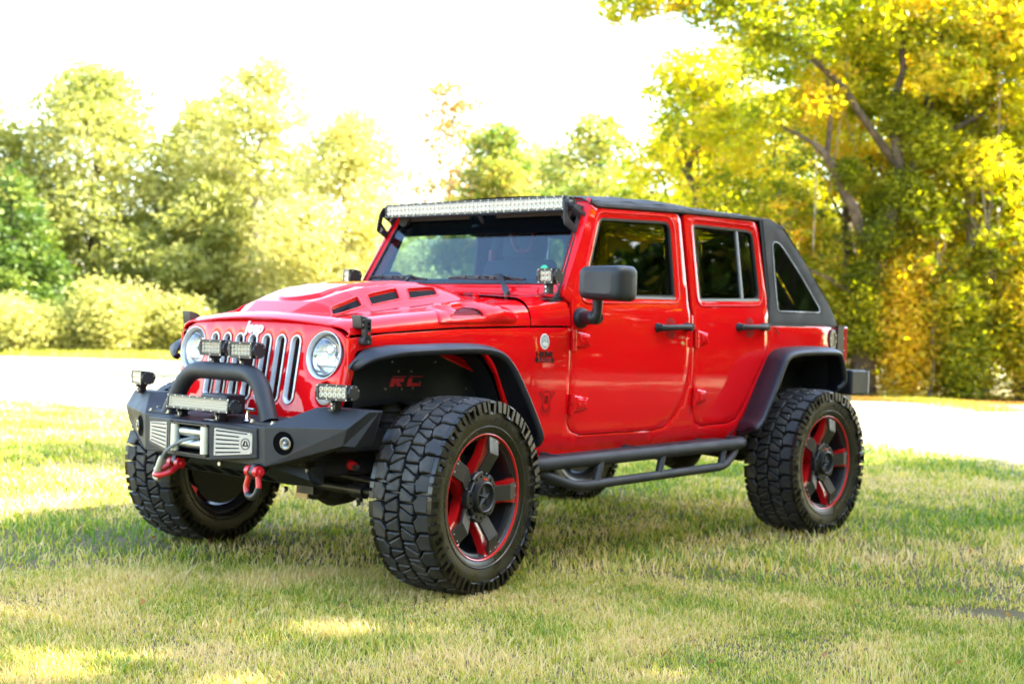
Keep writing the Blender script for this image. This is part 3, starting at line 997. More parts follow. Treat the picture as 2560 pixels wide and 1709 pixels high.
    # fuel filler / round badge
mb = MB()
cf = Vector(side(1)(-3.492, 1.140, 0))
ax = Vector((-.18, 1, 0)).normalized()
mb.lathe([(.068, 0), (.068, .006), (.060, .011), (.045, .011), (.043, .007), (.0, .007)], cf, ax, 36)
fc = mb.build('fuel_cap', 'black', CAR, smooth=30)
mb = MB()
u = Vector((1, .18, 0)).normalized()
for k in range(8):
    a = 2 * PI * k / 8 + .2
    p = cf + u * (.053 * math.cos(a)) + Vector((0, 0, .053 * math.sin(a)))
    mb.cyl(p + ax * .010, p + ax * .0135, .005, .005, 8)
mb.build('cap_bolts', 'bolt', fc, smooth=0)
# rear bumper
mb = MB()
mb.prism(rnd([(-3.52, .955), (-3.70, .955), (-3.735, .93), (-3.735, .83), (-3.70, .80), (-3.52, .80)], .012, 3), lambda a, b, d: (a, .90 - d, b), 0, 1.80, inset=.01, dz=.01)
RB = mb.build('rear_bumper', 'plastic', CAR, smooth=35)
mb = MB()
for s in (1, -1):
    mb.box((-3.738, s * .72, .88), (.012, .36, .14))
mb.prism([(-3.60, .79), (-3.71, .79), (-3.67, .67), (-3.56, .62)], lambda a, b, d: (a, .80 - d, b), 0, 1.6)
mb.build('bumper_trim', 'alu', RB, smooth=0)

# ------------------------------------------------------------------ flares
LIPF = [(.400, .650, .951), (.392, .70, .980), (.365, .745, 1.012), (.312, .785, 1.031), (.243, .82, 1.045), (.084, .875, 1.057), (-.091, .92, 1.064), (-.202, .935, 1.054), (-.274, .94, 1.027), (-.336, .945, .967), (-.395, .95, .879), (-.475, .95, .755), (-.519, .95, .672), (-.531, .94, .640), (-.533, .90, .607), (-.515, .80, .590)]
INF = [(.412, .645, .965), (.37, .66, 1.02), (.33, .67, 1.045), (.27, .685, 1.055), (.22, .69, 1.062), (.07, .71, 1.068), (-.06, .73, 1.074), (-.21, .75, 1.074), (-.30, .765, 1.055), (-.37, .775, .995), (-.42, .78, .90), (-.485, .78, .775), (-.52, .78, .69), (-.53, .775, .65), (-.53, .77, .62), (-.51, .77, .60)]
LIPR = [(-2.398, .80, .600), (-2.372, .88, .612), (-2.340, .94, .630), (-2.350, .95, .652), (-2.403, .95, .690), (-2.516, .95, .848), (-2.600, .95, .980), (-2.640, .95, 1.026), (-2.700, .95, 1.055), (-2.817, .95, 1.070), (-3.0, .95, 1.076), (-3.215, .95, 1.076), (-3.290, .95, 1.062), (-3.335, .945, 1.015), (-3.392, .935, .907), (-3.385, .925, .86), (-3.350, .90, .83), (-3.30, .84, .81)]
INR = [(-2.410, .775, .600), (-2.415, .777, .610), (-2.425, .778, .63), (-2.44, .78, .66), (-2.475, .785, .70), (-2.575, .79, .865), (-2.67, .79, .995), (-2.715, .79, 1.045), (-2.79, .785, 1.075), (-2.92, .785, 1.090), (-3.10, .785, 1.098), (-3.33, .78, 1.097), (-3.42, .77, 1.085), (-3.46, .76, 1.04), (-3.50, .755, .92), (-3.50, .75, .87), (-3.47, .75, .84), (-3.42, .75, .82)]
def smooth_path(P, k=4):
    pts = [Vector(p) for p in P]; out = []
    n = len(pts)
    for i in range(n - 1):
        p0, p1, p2, p3 = pts[max(0, i - 1)], pts[i], pts[i + 1], pts[min(n - 1, i + 2)]
        for j in range(k):
            t = j / k
            out.append(0.5 * ((2 * p1) + (p2 - p0) * t + (2 * p0 - 5 * p1 + 4 * p2 - p3) * t * t + (3 * p1 - p0 - 3 * p2 + p3) * t ** 3))
    out.append(pts[-1]); return out
def flare(s, lip, inn, name):
    A = smooth_path(lip, 3); B = smooth_path(inn, 3)
    A = [Vector((p.x, s * p.y, p.z)) for p in A]; B = [Vector((p.x, s * p.y, p.z)) for p in B]
    mb = MB()
    k = len(A)
    r = .021
    vs = []
    for a, b in zip(A, B):
        out = (a - b); out.normalize()
        vs += [b, b.lerp(a, .5) + Vector((0, 0, .004)), a]
    # upper skin stops at the top of the rolled lip
    cen = sum(A, Vector((0, 0, 0))) / k
    up = []
    for i in range(k):
        t = (A[min(k - 1, i + 1)] - A[max(0, i - 1)]).normalized()
        o = (A[i] - B[i]); o = (o - t * o.dot(t)).normalized()
        nrm = t.cross(o).normalized()
        if nrm.dot(A[i] - (cen + Vector((0, A[i].y - cen.y, -.2)))) < 0: nrm = -nrm
        up.append((t, o, nrm))
    vs = []
    for i in range(k):
        t, o, nr = up[i]
        vs += [B[i], B[i].lerp(A[i], .6) + nr * .010, A[i] - o * r * .9 + nr * .004,
               A[i] - o * r * .3 + nr * r * .55 - nr * .010, A[i] + o * r * .45 + nr * r * .25 - nr * .010, A[i] + o * r * .62 - nr * r * .5, A[i] + o * r * .35 - nr * r * 1.3, A[i] - o * r * .35 - nr * r * 1.55,
               A[i] - o * r * .9 - nr * r * 1.2, A[i] - o * r * 1.1 - nr * .004, B[i].lerp(A[i], .5) - nr * .002, B[i] - nr * .012]
    m = 12
    fs = [(i * m + j, i * m + (j + 1) % m, (i + 1) * m + (j + 1) % m, (i + 1) * m + j) for i in range(k - 1) for j in range(m)]
    fs += [tuple(range(m)), tuple(reversed(range((k - 1) * m, k * m)))]
    mb.add(vs, fs)
    o = mb.build(name, 'flare', CAR, smooth=55)
    return o
for s in (1, -1):
    flare(s, LIPF, INF, 'front_flare')
    flare(s, LIPR, INR, 'rear_flare')

# wheel-well liners
def liner(s, x0, x1, zt_, front):
    mb = MB()
    if front:
        # flat panel with folded top behind the wheel
        P = [(.35, .95), (.28, 1.035), (-.02, 1.050), (-.10, 1.045), (-.33, .97), (-.44, .80), (-.50, .60), (-.40, .55), (-.30, .70), (.0, .80), (.25, .78), (.36, .64), (.36, .80)]
        Y = lambda a, b: .54 + .10 * max(0, (-.18 - a) / .3) + (.09 * max(0, (b - .93) / .12))
        panel(mb, P, [], lambda a, b, d: (a, s * (Y(a, b) - d), b), step=.06, edge=.002, drop=.001, wall=.008)
        # top shelf from panel to fender edge
        vs = []; pts = [(.41, .965), (.35, 1.02), (.27, 1.045), (.07, 1.055), (-.22, 1.050), (-.312, .995), (-.380, .905), (-.452, .75), (-.505, .60)]
        for x, z in pts[1:]: vs += [(x, s * (S(z, x) - .004), z), (x - .0, s * .52, z + .0)]
        mb.add(vs, [(2 * i, 2 * i + 1, 2 * i + 3, 2 * i + 2) for i in range(len(pts) - 2)])
    else:
        pts = [(-2.36, .58), (-2.47, .70), (-2.60, .88), (-2.72, 1.02), (-2.82, 1.07), (-3.14, 1.09), (-3.42, 1.08), (-3.50, 1.0), (-3.52, .80)]
        vs = []
        for x, z in pts: vs += [(x, s * .775, z), (x, s * .45, z)]
        n = len(pts)
        mb.add(vs, [(2 * i, 2 * i + 1, 2 * i + 3, 2 * i + 2) for i in range(n - 1)])
        b = len(mb.v); mb.add([(x, s * .55, z) for x, z in pts], [tuple(range(n))])
    return mb.build('wheel_well_liner', 'liner', CAR, smooth=30)
for s in (1, -1):
    l = liner(s, 0, 0, 0, True)
    mb = MB()
    Y = lambda a, b: .54 + .10 * max(0, (-.18 - a) / .3) + (.09 * max(0, (b - .93) / .12))
    for a, b in [(.28, .965), (.10, .985), (.03, .94), (-.05, .94), (-.12, .93), (.10, .86), (.0, .86), (-.07, .862), (-.115, .89), (-.17, .985), (-.27, .93), (.33, .91), (-.36, .86), (-.42, .74)]:
        y = Y(a, b)
        mb.cyl((a, s * y, b), (a, s * (y + .006), b), .006, .004, 10)
    mb.build('liner_bolts', 'bolt', l, smooth=0)
    mb = MB()
    # stamped two-letter mark, upper bars and lower strokes
    def T(pts): mb.prism(pts, lambda a, b, d: (.075 - a, s * (.5455 - d), .872 + b), 0, .004)
    sh = .30
    def q4(x0, y0, x1, y1): return [(x0 + y0 * sh, y0), (x1 + y0 * sh, y0), (x1 + y1 * sh, y1), (x0 + y1 * sh, y1)]
    for ox, shape in ((0, 'R'), (.105, 'C')):
        T(q4(ox + .002, .042, ox + .088, .058))
        if shape == 'R':
            T(q4(ox, 0, ox + .024, .036)); T(q4(ox + .024, .020, ox + .078, .036)); T([(ox + .030, .018), (ox + .058, .018), (ox + .075, 0), (ox + .044, 0)])
        else:
            T(q4(ox, 0, ox + .024, .036)); T(q4(ox + .024, 0, ox + .085, .014))
    mb.build('liner_mark', 'badge_red', l, smooth=0)
    liner(s, 0, 0, 0, False)
    # red sheet of the inner fender glimpsed above the liner
    mb = MB(); mb.add([(-.10, s * .60, 1.05), (-.33, s * .63, 1.0), (-.38, s * .66, .93), (-.20, s * .62, 1.0)], [(0, 1, 2, 3)])
    mb.build('inner_fender', 'paint', CAR, smooth=0)
# underbody, frame rails, axles
mb = MB()
mb.box((-1.60, 0, .63), (3.9, 1.02, .10)); mb.box((-.25, 0, .80), (1.1, .90, .36)); mb.box((-2.95, 0, .80), (1.2, .9, .4))
for s in (1, -1):
    mb.box((-1.55, s * .40, .54), (3.9, .08, .14))
    mb.box((.42, s * .40, .60), (.50, .09, .12))
mb.build('chassis', 'under', CAR, smooth=0, bevel=.008)
for ax_x in (0, -2.947):
    mb = MB()
    mb.cyl((ax_x, -.72, .44), (ax_x, .72, .44), .045, .045, 18)
    mb.lathe([(.05, -.17), (.12, -.09), (.145, 0), (.12, .10), (.05, .16)], (ax_x, .10 if ax_x == 0 else 0, .425), (0, 1, 0), 24)
    mb.lathe([(.11, 0), (.10, .05), (.05, .07), (0, .072)], (ax_x + .10, .10 if ax_x == 0 else 0, .425), (1, 0, -.1), 20)
    for s in (1, -1):
        mb.box((ax_x, s * .60, .50), (.13, .09, .22)); mb.cyl((ax_x, s * .44, .45), (ax_x, s * .46, .80), .055, .055, 16)
        for k in range(6): mb.lathe([(.058, 0), (.068, .012), (.058, .024)], (ax_x, s * (.44 + .003 * k), .50 + .05 * k), (0, .05, 1), 16)
    mb.build('axle', 'under', CAR, smooth=40, bevel=.004)
mb = MB()
mb.tube([(.16, -.66, .40), (.16, .66, .40)], .021, 14)
mb.tube([(.20, -.50, .55), (.14, .10, .47), (.13, .55, .44)], .018, 12)
mb.box((.165, .11, .37), (.05, .12, .035)); mb.cyl((.16, .42, .40), (.16, .50, .40), .034, .034, 16); mb.cyl((.16, .46, .43), (.16, .46, .35), .016, .016, 10)
mb.build('tie_rod', 'black', CAR, smooth=40)
mb = MB()
mb.tube([(.215, .345, .530), (.213, .38, .527), (.205, .42, .520), (.20, .455, .513), (.197, .475, .510)], [.020, .026, .026, .022, .014], 14)
mb.build('steering_damper', 'redpart', CAR, smooth=60)
mb = MB()
for p in ((.24, .04, .37), (.20, .485, .508), (.165, .46, .345), (.30, .50, .62), (.27, .30, .53)):
    mb.cyl(p, (p[0] + .022, p[1], p[2]), .013, .013, 8)
mb.build('suspension_bolts', 'bolt', CAR, smooth=0)
mb = MB(); mb.box((.185, .085, .345), (.006, .085, .035)); mb.build('axle_tag', 'yellow', CAR, smooth=0)
# control arms + exhaust
mb = MB()
for s in (1, -1):
    mb.tube([(0, s * .42, .40), (-.75, s * .40, .50)], .022, 10)
    mb.tube([(-2.947, s * .48, .40), (-2.25, s * .42, .50)], .022, 10)
    mb.tube([(-.5, s * .30, .50), (-2.4, s * .28, .48)], .03, 10)
mb.box((-1.7, 0, .50), (.5, .5, .10)); mb.box((-2.1, .15, .47), (.5, .24, .12))
mb.build('driveline', 'under', CAR, smooth=40)

# ------------------------------------------------------------------ rock sliders
for s in (1, -1):
    def P(x, y, z): return (x, s * y, z)
    mb = MB()
    mb.tube(fillet([P(-.38, .80, .520), P(-.46, .93, .520), P(-2.17, .945, .553), P(-2.27, .915, .556), P(-2.30, .80, .552)], .07), .033, 16)
    sl = mb.build('side_step', 'tex', CAR, smooth=60)
    mb = MB()
    mb.tube(fillet([P(-.50, .84, .505), P(-.58, .93, .468), P(-.75, .96, .408), P(-2.02, .96, .440), P(-2.13, .945, .50), P(-2.17, .93, .54)], .09), .0235, 14)
    for x0, x1 in ((-.905, -.965), (-1.42, -1.475), (-1.985, -2.035)):
        z0 = .408 + (.440 - .408) * (-.75 - x0) / 1.27
        mb.tube([P(x0, .96, z0), P(x1, .945, z0 + .115)], .0195, 12)
    mb.build('step_rail', 'tex', sl, smooth=60)
    mb = MB()
    mb.prism([(-.50, .775), (-.50, .93), (-2.20, .93), (-2.20, .775)], lambda a, b, d: P(a, b, .540 + (-.5 - a) * .0195 - d), 0, .004)
    for k in range(5):
        pass
    mb.build('step_plate', 'tex', sl, smooth=0)
    mb = MB()
    for xc in (-.86, -1.10, -1.62, -1.80):
        for dx in (0,):
            mb.prism(rnd([(xc + .07, .85), (xc + .04, .905), (xc - .07, .905), (xc - .04, .85)], .01, 3), lambda a, b, d: P(a, b, .5412 + (-.5 - a) * .0195 - d), 0, .003)
    mb.build('step_cutouts', 'gap', sl, smooth=0)
    mb = MB()
    for x in (-.75, -1.4, -2.05): mb.tube([P(x, .40, .56), P(x, .93, .52 + .0195 * (-.5 - x))], .022, 10)
    mb.build('step_brackets', 'tex', sl, smooth=60)

# ------------------------------------------------------------------ door mirrors
for s in (1, -1):
    d_ = DOORS[s]
    P = (lambda x, y, z: (x, y, z)) if s > 0 else (lambda x, y, z: (-.93 - (y - .79) * .95, -.80 - (x + .97) * .45 - (y > .9) * .02, z))
    mb = MB()
    mb.lathe([(.052, 0), (.052, .010), (.046, .030), (.040, .036), (0, .038)], P(-.968, S(1.212, -.968) - .002, 1.212), (0, s, 0), 32)
    mb.tube(fillet([P(-.965, .80, 1.212), P(-.935, .86, 1.213), P(-.90, .945, 1.215)], .05), [.034] * 8 + [.034], 18)
    mb.tube(fillet([P(-.89, .93, 1.213), P(-.885, .955, 1.225), P(-.885, .958, 1.30)], .02), [.036, .034, .030, .027, .025, .024, .024, .024, .026], 18)
    mb.build('mirror_arm', 'plastic', d_, smooth=50)
    # housing: rounded box, tapering to the front
    mb = MB()
    rings = []
    yc, zc = 1.045, 1.377
    for k, (dx, sc_) in enumerate([(-.045, .90), (-.050, .965), (-.040, 1.0), (.0, 1.0), (.040, .985), (.062, .955), (.076, .90), (.084, .80), (.088, .60)]):
        hw, hh = .124 * sc_, .086 * sc_
        pl = rnd([(yc - hw * 1.0, zc - hh * .90), (yc + hw, zc - hh), (yc + hw * 1.0, zc + hh), (yc - hw * .98, zc + hh * .96)], .042 * sc_, 6)
        rings.append([P(-.885 + dx + .03 - .10 * (a - yc), a, b) for a, b in pl])
    n = len(rings[0])
    mb.add([p for r in rings for p in r], [(j * n + i, j * n + (i + 1) % n, (j + 1) * n + (i + 1) % n, (j + 1) * n + i) for j in range(len(rings) - 1) for i in range(n)] + [tuple(range(n)), tuple(reversed(range((len(rings) - 1) * n, len(rings) * n)))])
    mh = mb.build('mirror_housing', 'plastic', d_, smooth=50)
    mb = MB()
    pl = rnd([(yc - .105, zc - .070), (yc + .105, zc - .072), (yc + .105, zc + .072), (yc - .103, zc + .070)], .03, 6)
    mb.prism(pl, lambda a, b, d: P(-.885 - .053 + .03 - .10 * (a - yc) + d, a, b), 0, .003)
    mb.build('mirror_glass', 'chrome', d_, smooth=0)
    # black corner sail of the door window
    mb = MB()
    mb.prism(rnd([(-.985, 1.315), (-1.065, 1.325), (-1.06, 1.40), (-1.03, 1.44), (-1.0, 1.40)], .015, 3), side(s, .003), 0, .012)
    mb.build('window_corner', 'plastic', d_, smooth=0)

# ------------------------------------------------------------------ light bars
def lamp(name, c, fwd, up, w, h, depth, rows, cols, frame=.012, parent=None, stand=0, label=None, side_cap=True):
    """LED lamp; c = centre of the lens, fwd = facing direction"""
    c = Vector(c); f = Vector(fwd).normalized(); up = Vector(up); up = (up - f * up.dot(f)).normalized(); r = up.cross(f)
    P = lambda a, b, d: c + r * a + up * b - f * d
    W, H = w / 2, h / 2
    mb = MB()
    ch = min(.012, H * .3)
    oct_ = [(-W, -H + ch), (-W + ch, -H), (W - ch, -H), (W, -H + ch), (W, H - ch), (W - ch, H), (-W + ch, H), (-W, H - ch)]
    oct_ = [(-W, -H), (W, -H), (W, H), (-W, H)]
    inn = [(-W + frame, -H + frame), (W - frame, -H + frame), (W - frame, H - frame), (-W + frame, H - frame)]
    k = 4
    ring = [P(a, b, 0) for a, b in oct_] + [P(a, b, 0) for a, b in inn] + [P(a, b, .014) for a, b in inn]
    back = [P(a * .995, b * 1.0, depth * .45) for a, b in oct_] + [P(a * .93, b * .72, depth) for a, b in oct_]
    o = len(ring)
    fs = [(i, (i + 1) % k, k + (i + 1) % k, k + i) for i in range(k)] + [(k + i, k + (i + 1) % k, 2 * k + (i + 1) % k, 2 * k + i) for i in range(k)]
    fs += [(i, o + i, o + (i + 1) % k, (i + 1) % k) for i in range(k)] + [(o + i, o + k + i, o + k + (i + 1) % k, o + (i + 1) % k) for i in range(k)] + [tuple(o + k + i for i in range(k))]
    mb.add(ring + back, fs)
    # cooling fins behind
    nf = max(5, int(h / .009))
    for i in range(nf):
        b = -H * .8 + 1.6 * H * i / (nf - 1)
        mb.box(P(0, b, depth * 1.05), (0.001, 0.001, 0.001))
        q = [P(-W * .9, b - .0015, depth * .8), P(W * .9, b - .0015, depth * .8), P(W * .9, b - .0015, depth * 1.25), P(-W * .9, b - .0015, depth * 1.25)]
        q2 = [v + up * .003 for v in q]
        mb.add(q + q2, [(0, 1, 2, 3), (7, 6, 5, 4), (0, 4, 5, 1), (1, 5, 6, 2), (2, 6, 7, 3), (3, 7, 4, 0)])
    # end caps, faceted discs
    if side_cap:
        for sg in (-1, 1):
            pts = []
            for t in range(10):
                a = 2 * PI * t / 10
                pts.append((depth * .62 + depth * .62 * math.cos(a), H * 1.04 * math.sin(a)))
            pr = [P(sg * (W - .001), b, a) for a, b in pts] + [P(sg * (W + .012), b * .93, depth * .62 + (a - depth * .62) * .93) for a, b in pts]
            m_ = 10
            mb.add(pr, [(i, (i + 1) % m_, m_ + (i + 1) % m_, m_ + i) for i in range(m_)] + [tuple(range(m_, 2 * m_)), tuple(reversed(range(m_)))])
    body = mb.build(name, 'black', parent, smooth=0, bevel=.0015, label=label)
    # reflectors
    mb = MB()
    mb.add([P(a, b, .0135) for a, b in inn], [(0, 1, 2, 3)], 1)
    iw, ih = (w - 2 * frame) / cols, (h - 2 * frame) / rows
    cr = min(iw, ih) * .47
    for i in range(cols):
        for j in range(rows):
            a = -W + frame + iw * (i + .5); b = -H + frame + ih * (j + .5)
            n = 12
            vs = []
            for rr_, dd in ((cr, .004), (cr * .80, .0035), (cr * .34, .0115)):
                for t in range(n):
                    an = 2 * PI * t / n
                    vs.append(P(a + rr_ * math.cos(an), b + rr_ * math.sin(an), dd))
            mb.add(vs, [(q * n + t, q * n + (t + 1) % n, (q + 1) * n + (t + 1) % n, (q + 1) * n + t) for q in range(2) for t in range(n)], 0)
            mb.add(vs[2 * n:], [tuple(range(n))], 2)
    mb.build('lamp_reflectors', ['led', 'ledback', 'ledlens'], body, smooth=0)
    mb = MB(); mb.add([P(a, b, .002) for a, b in inn], [(0, 1, 2, 3)])
    mb.build('lamp_lens', 'clear', body, smooth=0)
    mb = MB()
    ns = max(3, int(w / .055) + 1)
    for i in range(ns):
        a = -W + frame * .5 + (w - frame) * i / (ns - 1)
        for b in (-H + frame * .5, H - frame * .5):
            mb.cyl(P(a, b, .0), P(a, b, -.0012), .0032, .0032, 8)
    if side_cap:
        for sg in (-1, 1):
            for a, b in ((.25, .7), (.75, .8), (.3, -.75), (1.0, .35)):
                mb.cyl(P(sg * (W + .012), b * H, a * depth), P(sg * (W + .014), b * H, a * depth), .0035, .0035, 8)
    mb.build('lamp_screws', 'bolt', body, smooth=0)
    # foot bracket
    if stand:
        for sg in ((-1, 1) if w > .2 else (0,)):
            mb = MB()
            a = sg * W * .62
            p = P(a, -H, depth * .5)
            mb.box(p + Vector((0, 0, -stand * .45)), (.034, .030, stand)); mb.cyl(p + Vector((.03, 0, -.006)), p + Vector((-.03, 0, -.006)), .007, .007, 10)
            mb.box(p + Vector((0, 0, -stand + .002)), (.055, .036, .006))
            mb.cyl(p + Vector((.012, 0, -stand * .3)), p + Vector((.024, 0, -stand * .3)), .007, .007, 6, mi=1)
            mb.cyl(p + Vector((.012, .0, -stand * .75)), p + Vector((.022, 0, -stand * .75)), .005, .005, 6, mi=1)
            mb.build('lamp_bracket', ['black', 'bolt'], body, smooth=0)
    return body

lamp('roof_light_bar', (-.963, 0, 1.786), (1, 0, .0), (0, 0, 1), 1.312, .072, .075, 2, 44, frame=.0095, parent=CAR)
lamp('bumper_light_bar', (.726, 0.0, .777), (1, 0, .10), (0, 0, 1), .458, .062, .058, 4, 24, frame=.008, parent=CAR, stand=.032)
lamp('hoop_lamp', (.615, -.068, 1.022), (1, .10, 0), (0, 0, 1), .148, .073, .062, 3, 6, frame=.012, parent=CAR, stand=.05)
lamp('hoop_lamp', (.615, .153, 1.018), (1, .10, 0), (0, 0, 1), .148, .073, .062, 3, 6, frame=.012, parent=CAR, stand=.05)
lamp('wing_lamp', (.565, .720, .861), (1, .16, 0), (0, 0, 1), .165, .066, .058, 2, 6, frame=.009, parent=CAR, stand=.042)
lamp('wing_lamp', (.565, -.735, .857), (1, -.30, 0), (0, 0, 1), .165, .066, .058, 2, 6, frame=.009, parent=CAR, stand=.042)
lamp('pillar_lamp', (-.745, .738, 1.409), (1, .05, -.05), (0, 0, 1), .092, .074, .062, 2, 3, frame=.012, parent=CAR, stand=.05)
lamp('pillar_lamp', (-.755, -.735, 1.412), (1, -.35, 0), (0, 0, 1), .092, .078, .062, 2, 3, frame=.012, parent=CAR, stand=.05)
# plates carrying the roof bar
for s in (1, -1):
    def pf(a, b, d, s=s):
        return (a, s * (.752 - (b - 1.27) * .145 - d), b)
    out = [(-1.148, 1.77), (-1.101, 1.638), (-1.0, 1.414), (-0.958, 1.308), (-0.925, 1.243), (-0.901, 1.249), (-0.818, 1.258), (-0.766, 1.289), (-0.781, 1.294), (-0.841, 1.335), (-0.93, 1.488), (-1.013, 1.636), (-0.932, 1.674), (-0.94, 1.768), (-0.956, 1.807), (-0.985, 1.809), (-1.004, 1.792)]
    hole = [(-0.973, 1.771), (-0.963, 1.72), (-1.018, 1.673), (-1.045, 1.712)]
    mb = MB(); panel(mb, rnd(out, .012, 3), [rnd(hole, .008, 3)], pf, step=.06, edge=.002, drop=.001, wall=.006)
    pl = mb.build('bar_mount', 'tex', CAR, smooth=30)
    mb = MB()
    mb.cyl(pf(-0.990, 1.787, -.012), pf(-0.990, 1.787, .03), .014, .014, 20)
    mb.build('mount_knob', 'bolt', pl, smooth=0)
    mb = MB()
    mb.prism([(-0.970, 1.770), (-0.985, 1.79), (-1.135, 1.706), (-1.123, 1.694)], pf, -.028, -.022)
    mb.prism([(-0.970, 1.770), (-0.985, 1.79), (-0.995, 1.785), (-0.980, 1.765)], pf, -.028, .0)
    # foot for the cube lamp
    mb.prism([(-.715, .69), (-.80, .69), (-.83, .752), (-.74, .752)], lambda a, b, d: (a, s * b, 1.300 - d), 0, .006)
    mb.build('mount_arm', 'tex', pl, smooth=0)
    mb = MB()
    for a, b in ((-.985, 1.405), (-.965, 1.345), (-.937, 1.262)):
        mb.cyl(pf(a, b, 0), pf(a, b, -.010), .010, .007, 12)
        mb.cyl(pf(a, b, -.010), pf(a, b, -.0105), .004, .004, 8)
    mb.build('mount_bolts', 'black', pl, smooth=0)
    mb = MB()
    mb.tube(fillet([pf(-.775, 1.39, -.02), pf(-.83, 1.36, -.02), pf(-.84, 1.31, -.01), pf(-.79, 1.305, .01), pf(-.76, 1.31, .03)], .03), .003, 6)
    mb.build('lamp_cable', 'black', pl, smooth=60)

# ------------------------------------------------------------------ front bumper
BT = [(.447, .696, .702)]
def poly_shell(mb, V, F): mb.add(V, F)
def bump_half(s):
    P = lambda x, y, z: (x, s * y, z)
    V = {
     'a': P(.696, .447, .702), 'b': P(.688, .449, .533),      # front corner top / bottom
     'c': P(.563, .822, .716), 'd': P(.560, .790, .640),       # wing crease outer top / bottom
     'dl': P(.640, .60, .578),
     'e': P(.560, .614, .792), 'f': P(.485, .868, .789),       # wing crest
     'g': P(.437, .884, .788), 'h': P(.520, .825, .638),       # rear of the tip
     'e2': P(.445, .60, .792), 'f2': P(.40, .860, .790), 'hb': P(.40, .80, .64),
     't': P(.500, .47, .728), 't1': P(.690, .447, .712),
     'm0': P(.700, 0, .702), 'm1': P(.692, 0, .533), 't0': P(.500, 0, .728),
     'bb': P(.52, .44, .533), 'bm': P(.52, 0, .533), 'db': P(.42, .72, .64),
    }
    k = list(V); ix = {n: i for i, n in enumerate(k)}
    F = [('a', 'b', 'dl', 'd', 'c'), ('a', 'c', 'e'), ('c', 'f', 'e'), ('c', 'd', 'h', 'g', 'f'), ('e', 'f', 'f2', 'e2'), ('f', 'g', 'f2'), ('g', 'h', 'hb', 'f2'),
         ('a', 'e', 't'), ('e', 'e2', 't'), ('m0', 'm1', 'b', 'a'), ('t0', 'm0', 'a', 't'), ('m1', 'bm', 'bb', 'b'), ('b', 'bb', 'db', 'd', 'dl'), ('d', 'db', 'h')]
    mb = MB()
    mb.add([V[n] for n in k], [tuple(ix[n] for n in (f if s > 0 else f[::-1])) for f in F])
    return mb
MBU = MB()
for s in (1, -1):
    h = bump_half(s); MBU.add(h.v, h.f)
# middle box that stands forward round the winch opening
def bx(y, z, x): return (x, y, z)
ob = [(-.405, .692), (-.153, .700), (.153, .700), (.405, .692), (.405, .566), (.153, .540), (-.153, .540), (-.405, .566)]
xf_ = {0: .703, 1: .762, 2: .762, 3: .703, 4: .699, 5: .758, 6: .758, 7: .699}
V = [(xf_[i], y, z) for i, (y, z) in enumerate(ob)] + [(.69, y * 1.0, z + (.004 if i < 4 else 0)) for i, (y, z) in enumerate(ob)]
F = [(0, 1, 6, 7), (2, 3, 4, 5), (0, 8, 9, 1), (2, 10, 11, 3), (3, 11, 12, 4), (4, 12, 13, 5), (6, 14, 15, 7), (7, 15, 8, 0), (1, 9, 10, 2), (5, 13, 14, 6)]
# opening walls
V += [(.762, -.147, .690), (.762, .147, .690), (.758, .147, .552), (.758, -.147, .552), (.62, -.147, .690), (.62, .147, .690), (.62, .147, .552), (.62, -.147, .552)]
F += [(1, 2, 17, 16), (2, 5, 18, 17), (5, 6, 19, 18), (6, 1, 16, 19), (16, 17, 21, 20), (17, 18, 22, 21), (18, 19, 23, 22), (19, 16, 20, 23)]
# cut the front plate behind the opening: leave it, the opening is 7 cm deep in front of it
MBU.add(V, F)
BUMP = MBU.build('front_bumper', 'tex', CAR, smooth=0, bevel=.004)
mb = MB(); mb.box((.7065, 0, .621), (.006, .292, .136)); mb.build('winch_recess', 'gap', BUMP, smooth=0)
# fairlead rollers
mb = MB()
for s in (1, -1): mb.cyl((.752, s * .112, .563), (.752, s * .112, .681), .0235, .0235, 24)
mb.cyl((.735, -.085, .650), (.735, .085, .650), .021, .021, 24); mb.cyl((.735, -.085, .598), (.735, .085, .598), .021, .021, 24)
FL = mb.build('fairlead_rollers', 'zinc', BUMP, smooth=40)
mb = MB()
for z in (.5575, .6865): mb.box((.745, 0, z), (.05, .28, .006))
mb.build('fairlead_frame', 'black', BUMP, smooth=0)
mb = MB()
for s in (1, -1):
    for z in (.553, .6905): mb.cyl((.752, s * .112, z - .003), (.752, s * .112, z + .003), .014, .014, 6)
mb.build('roller_pins', 'rust', BUMP, smooth=0)
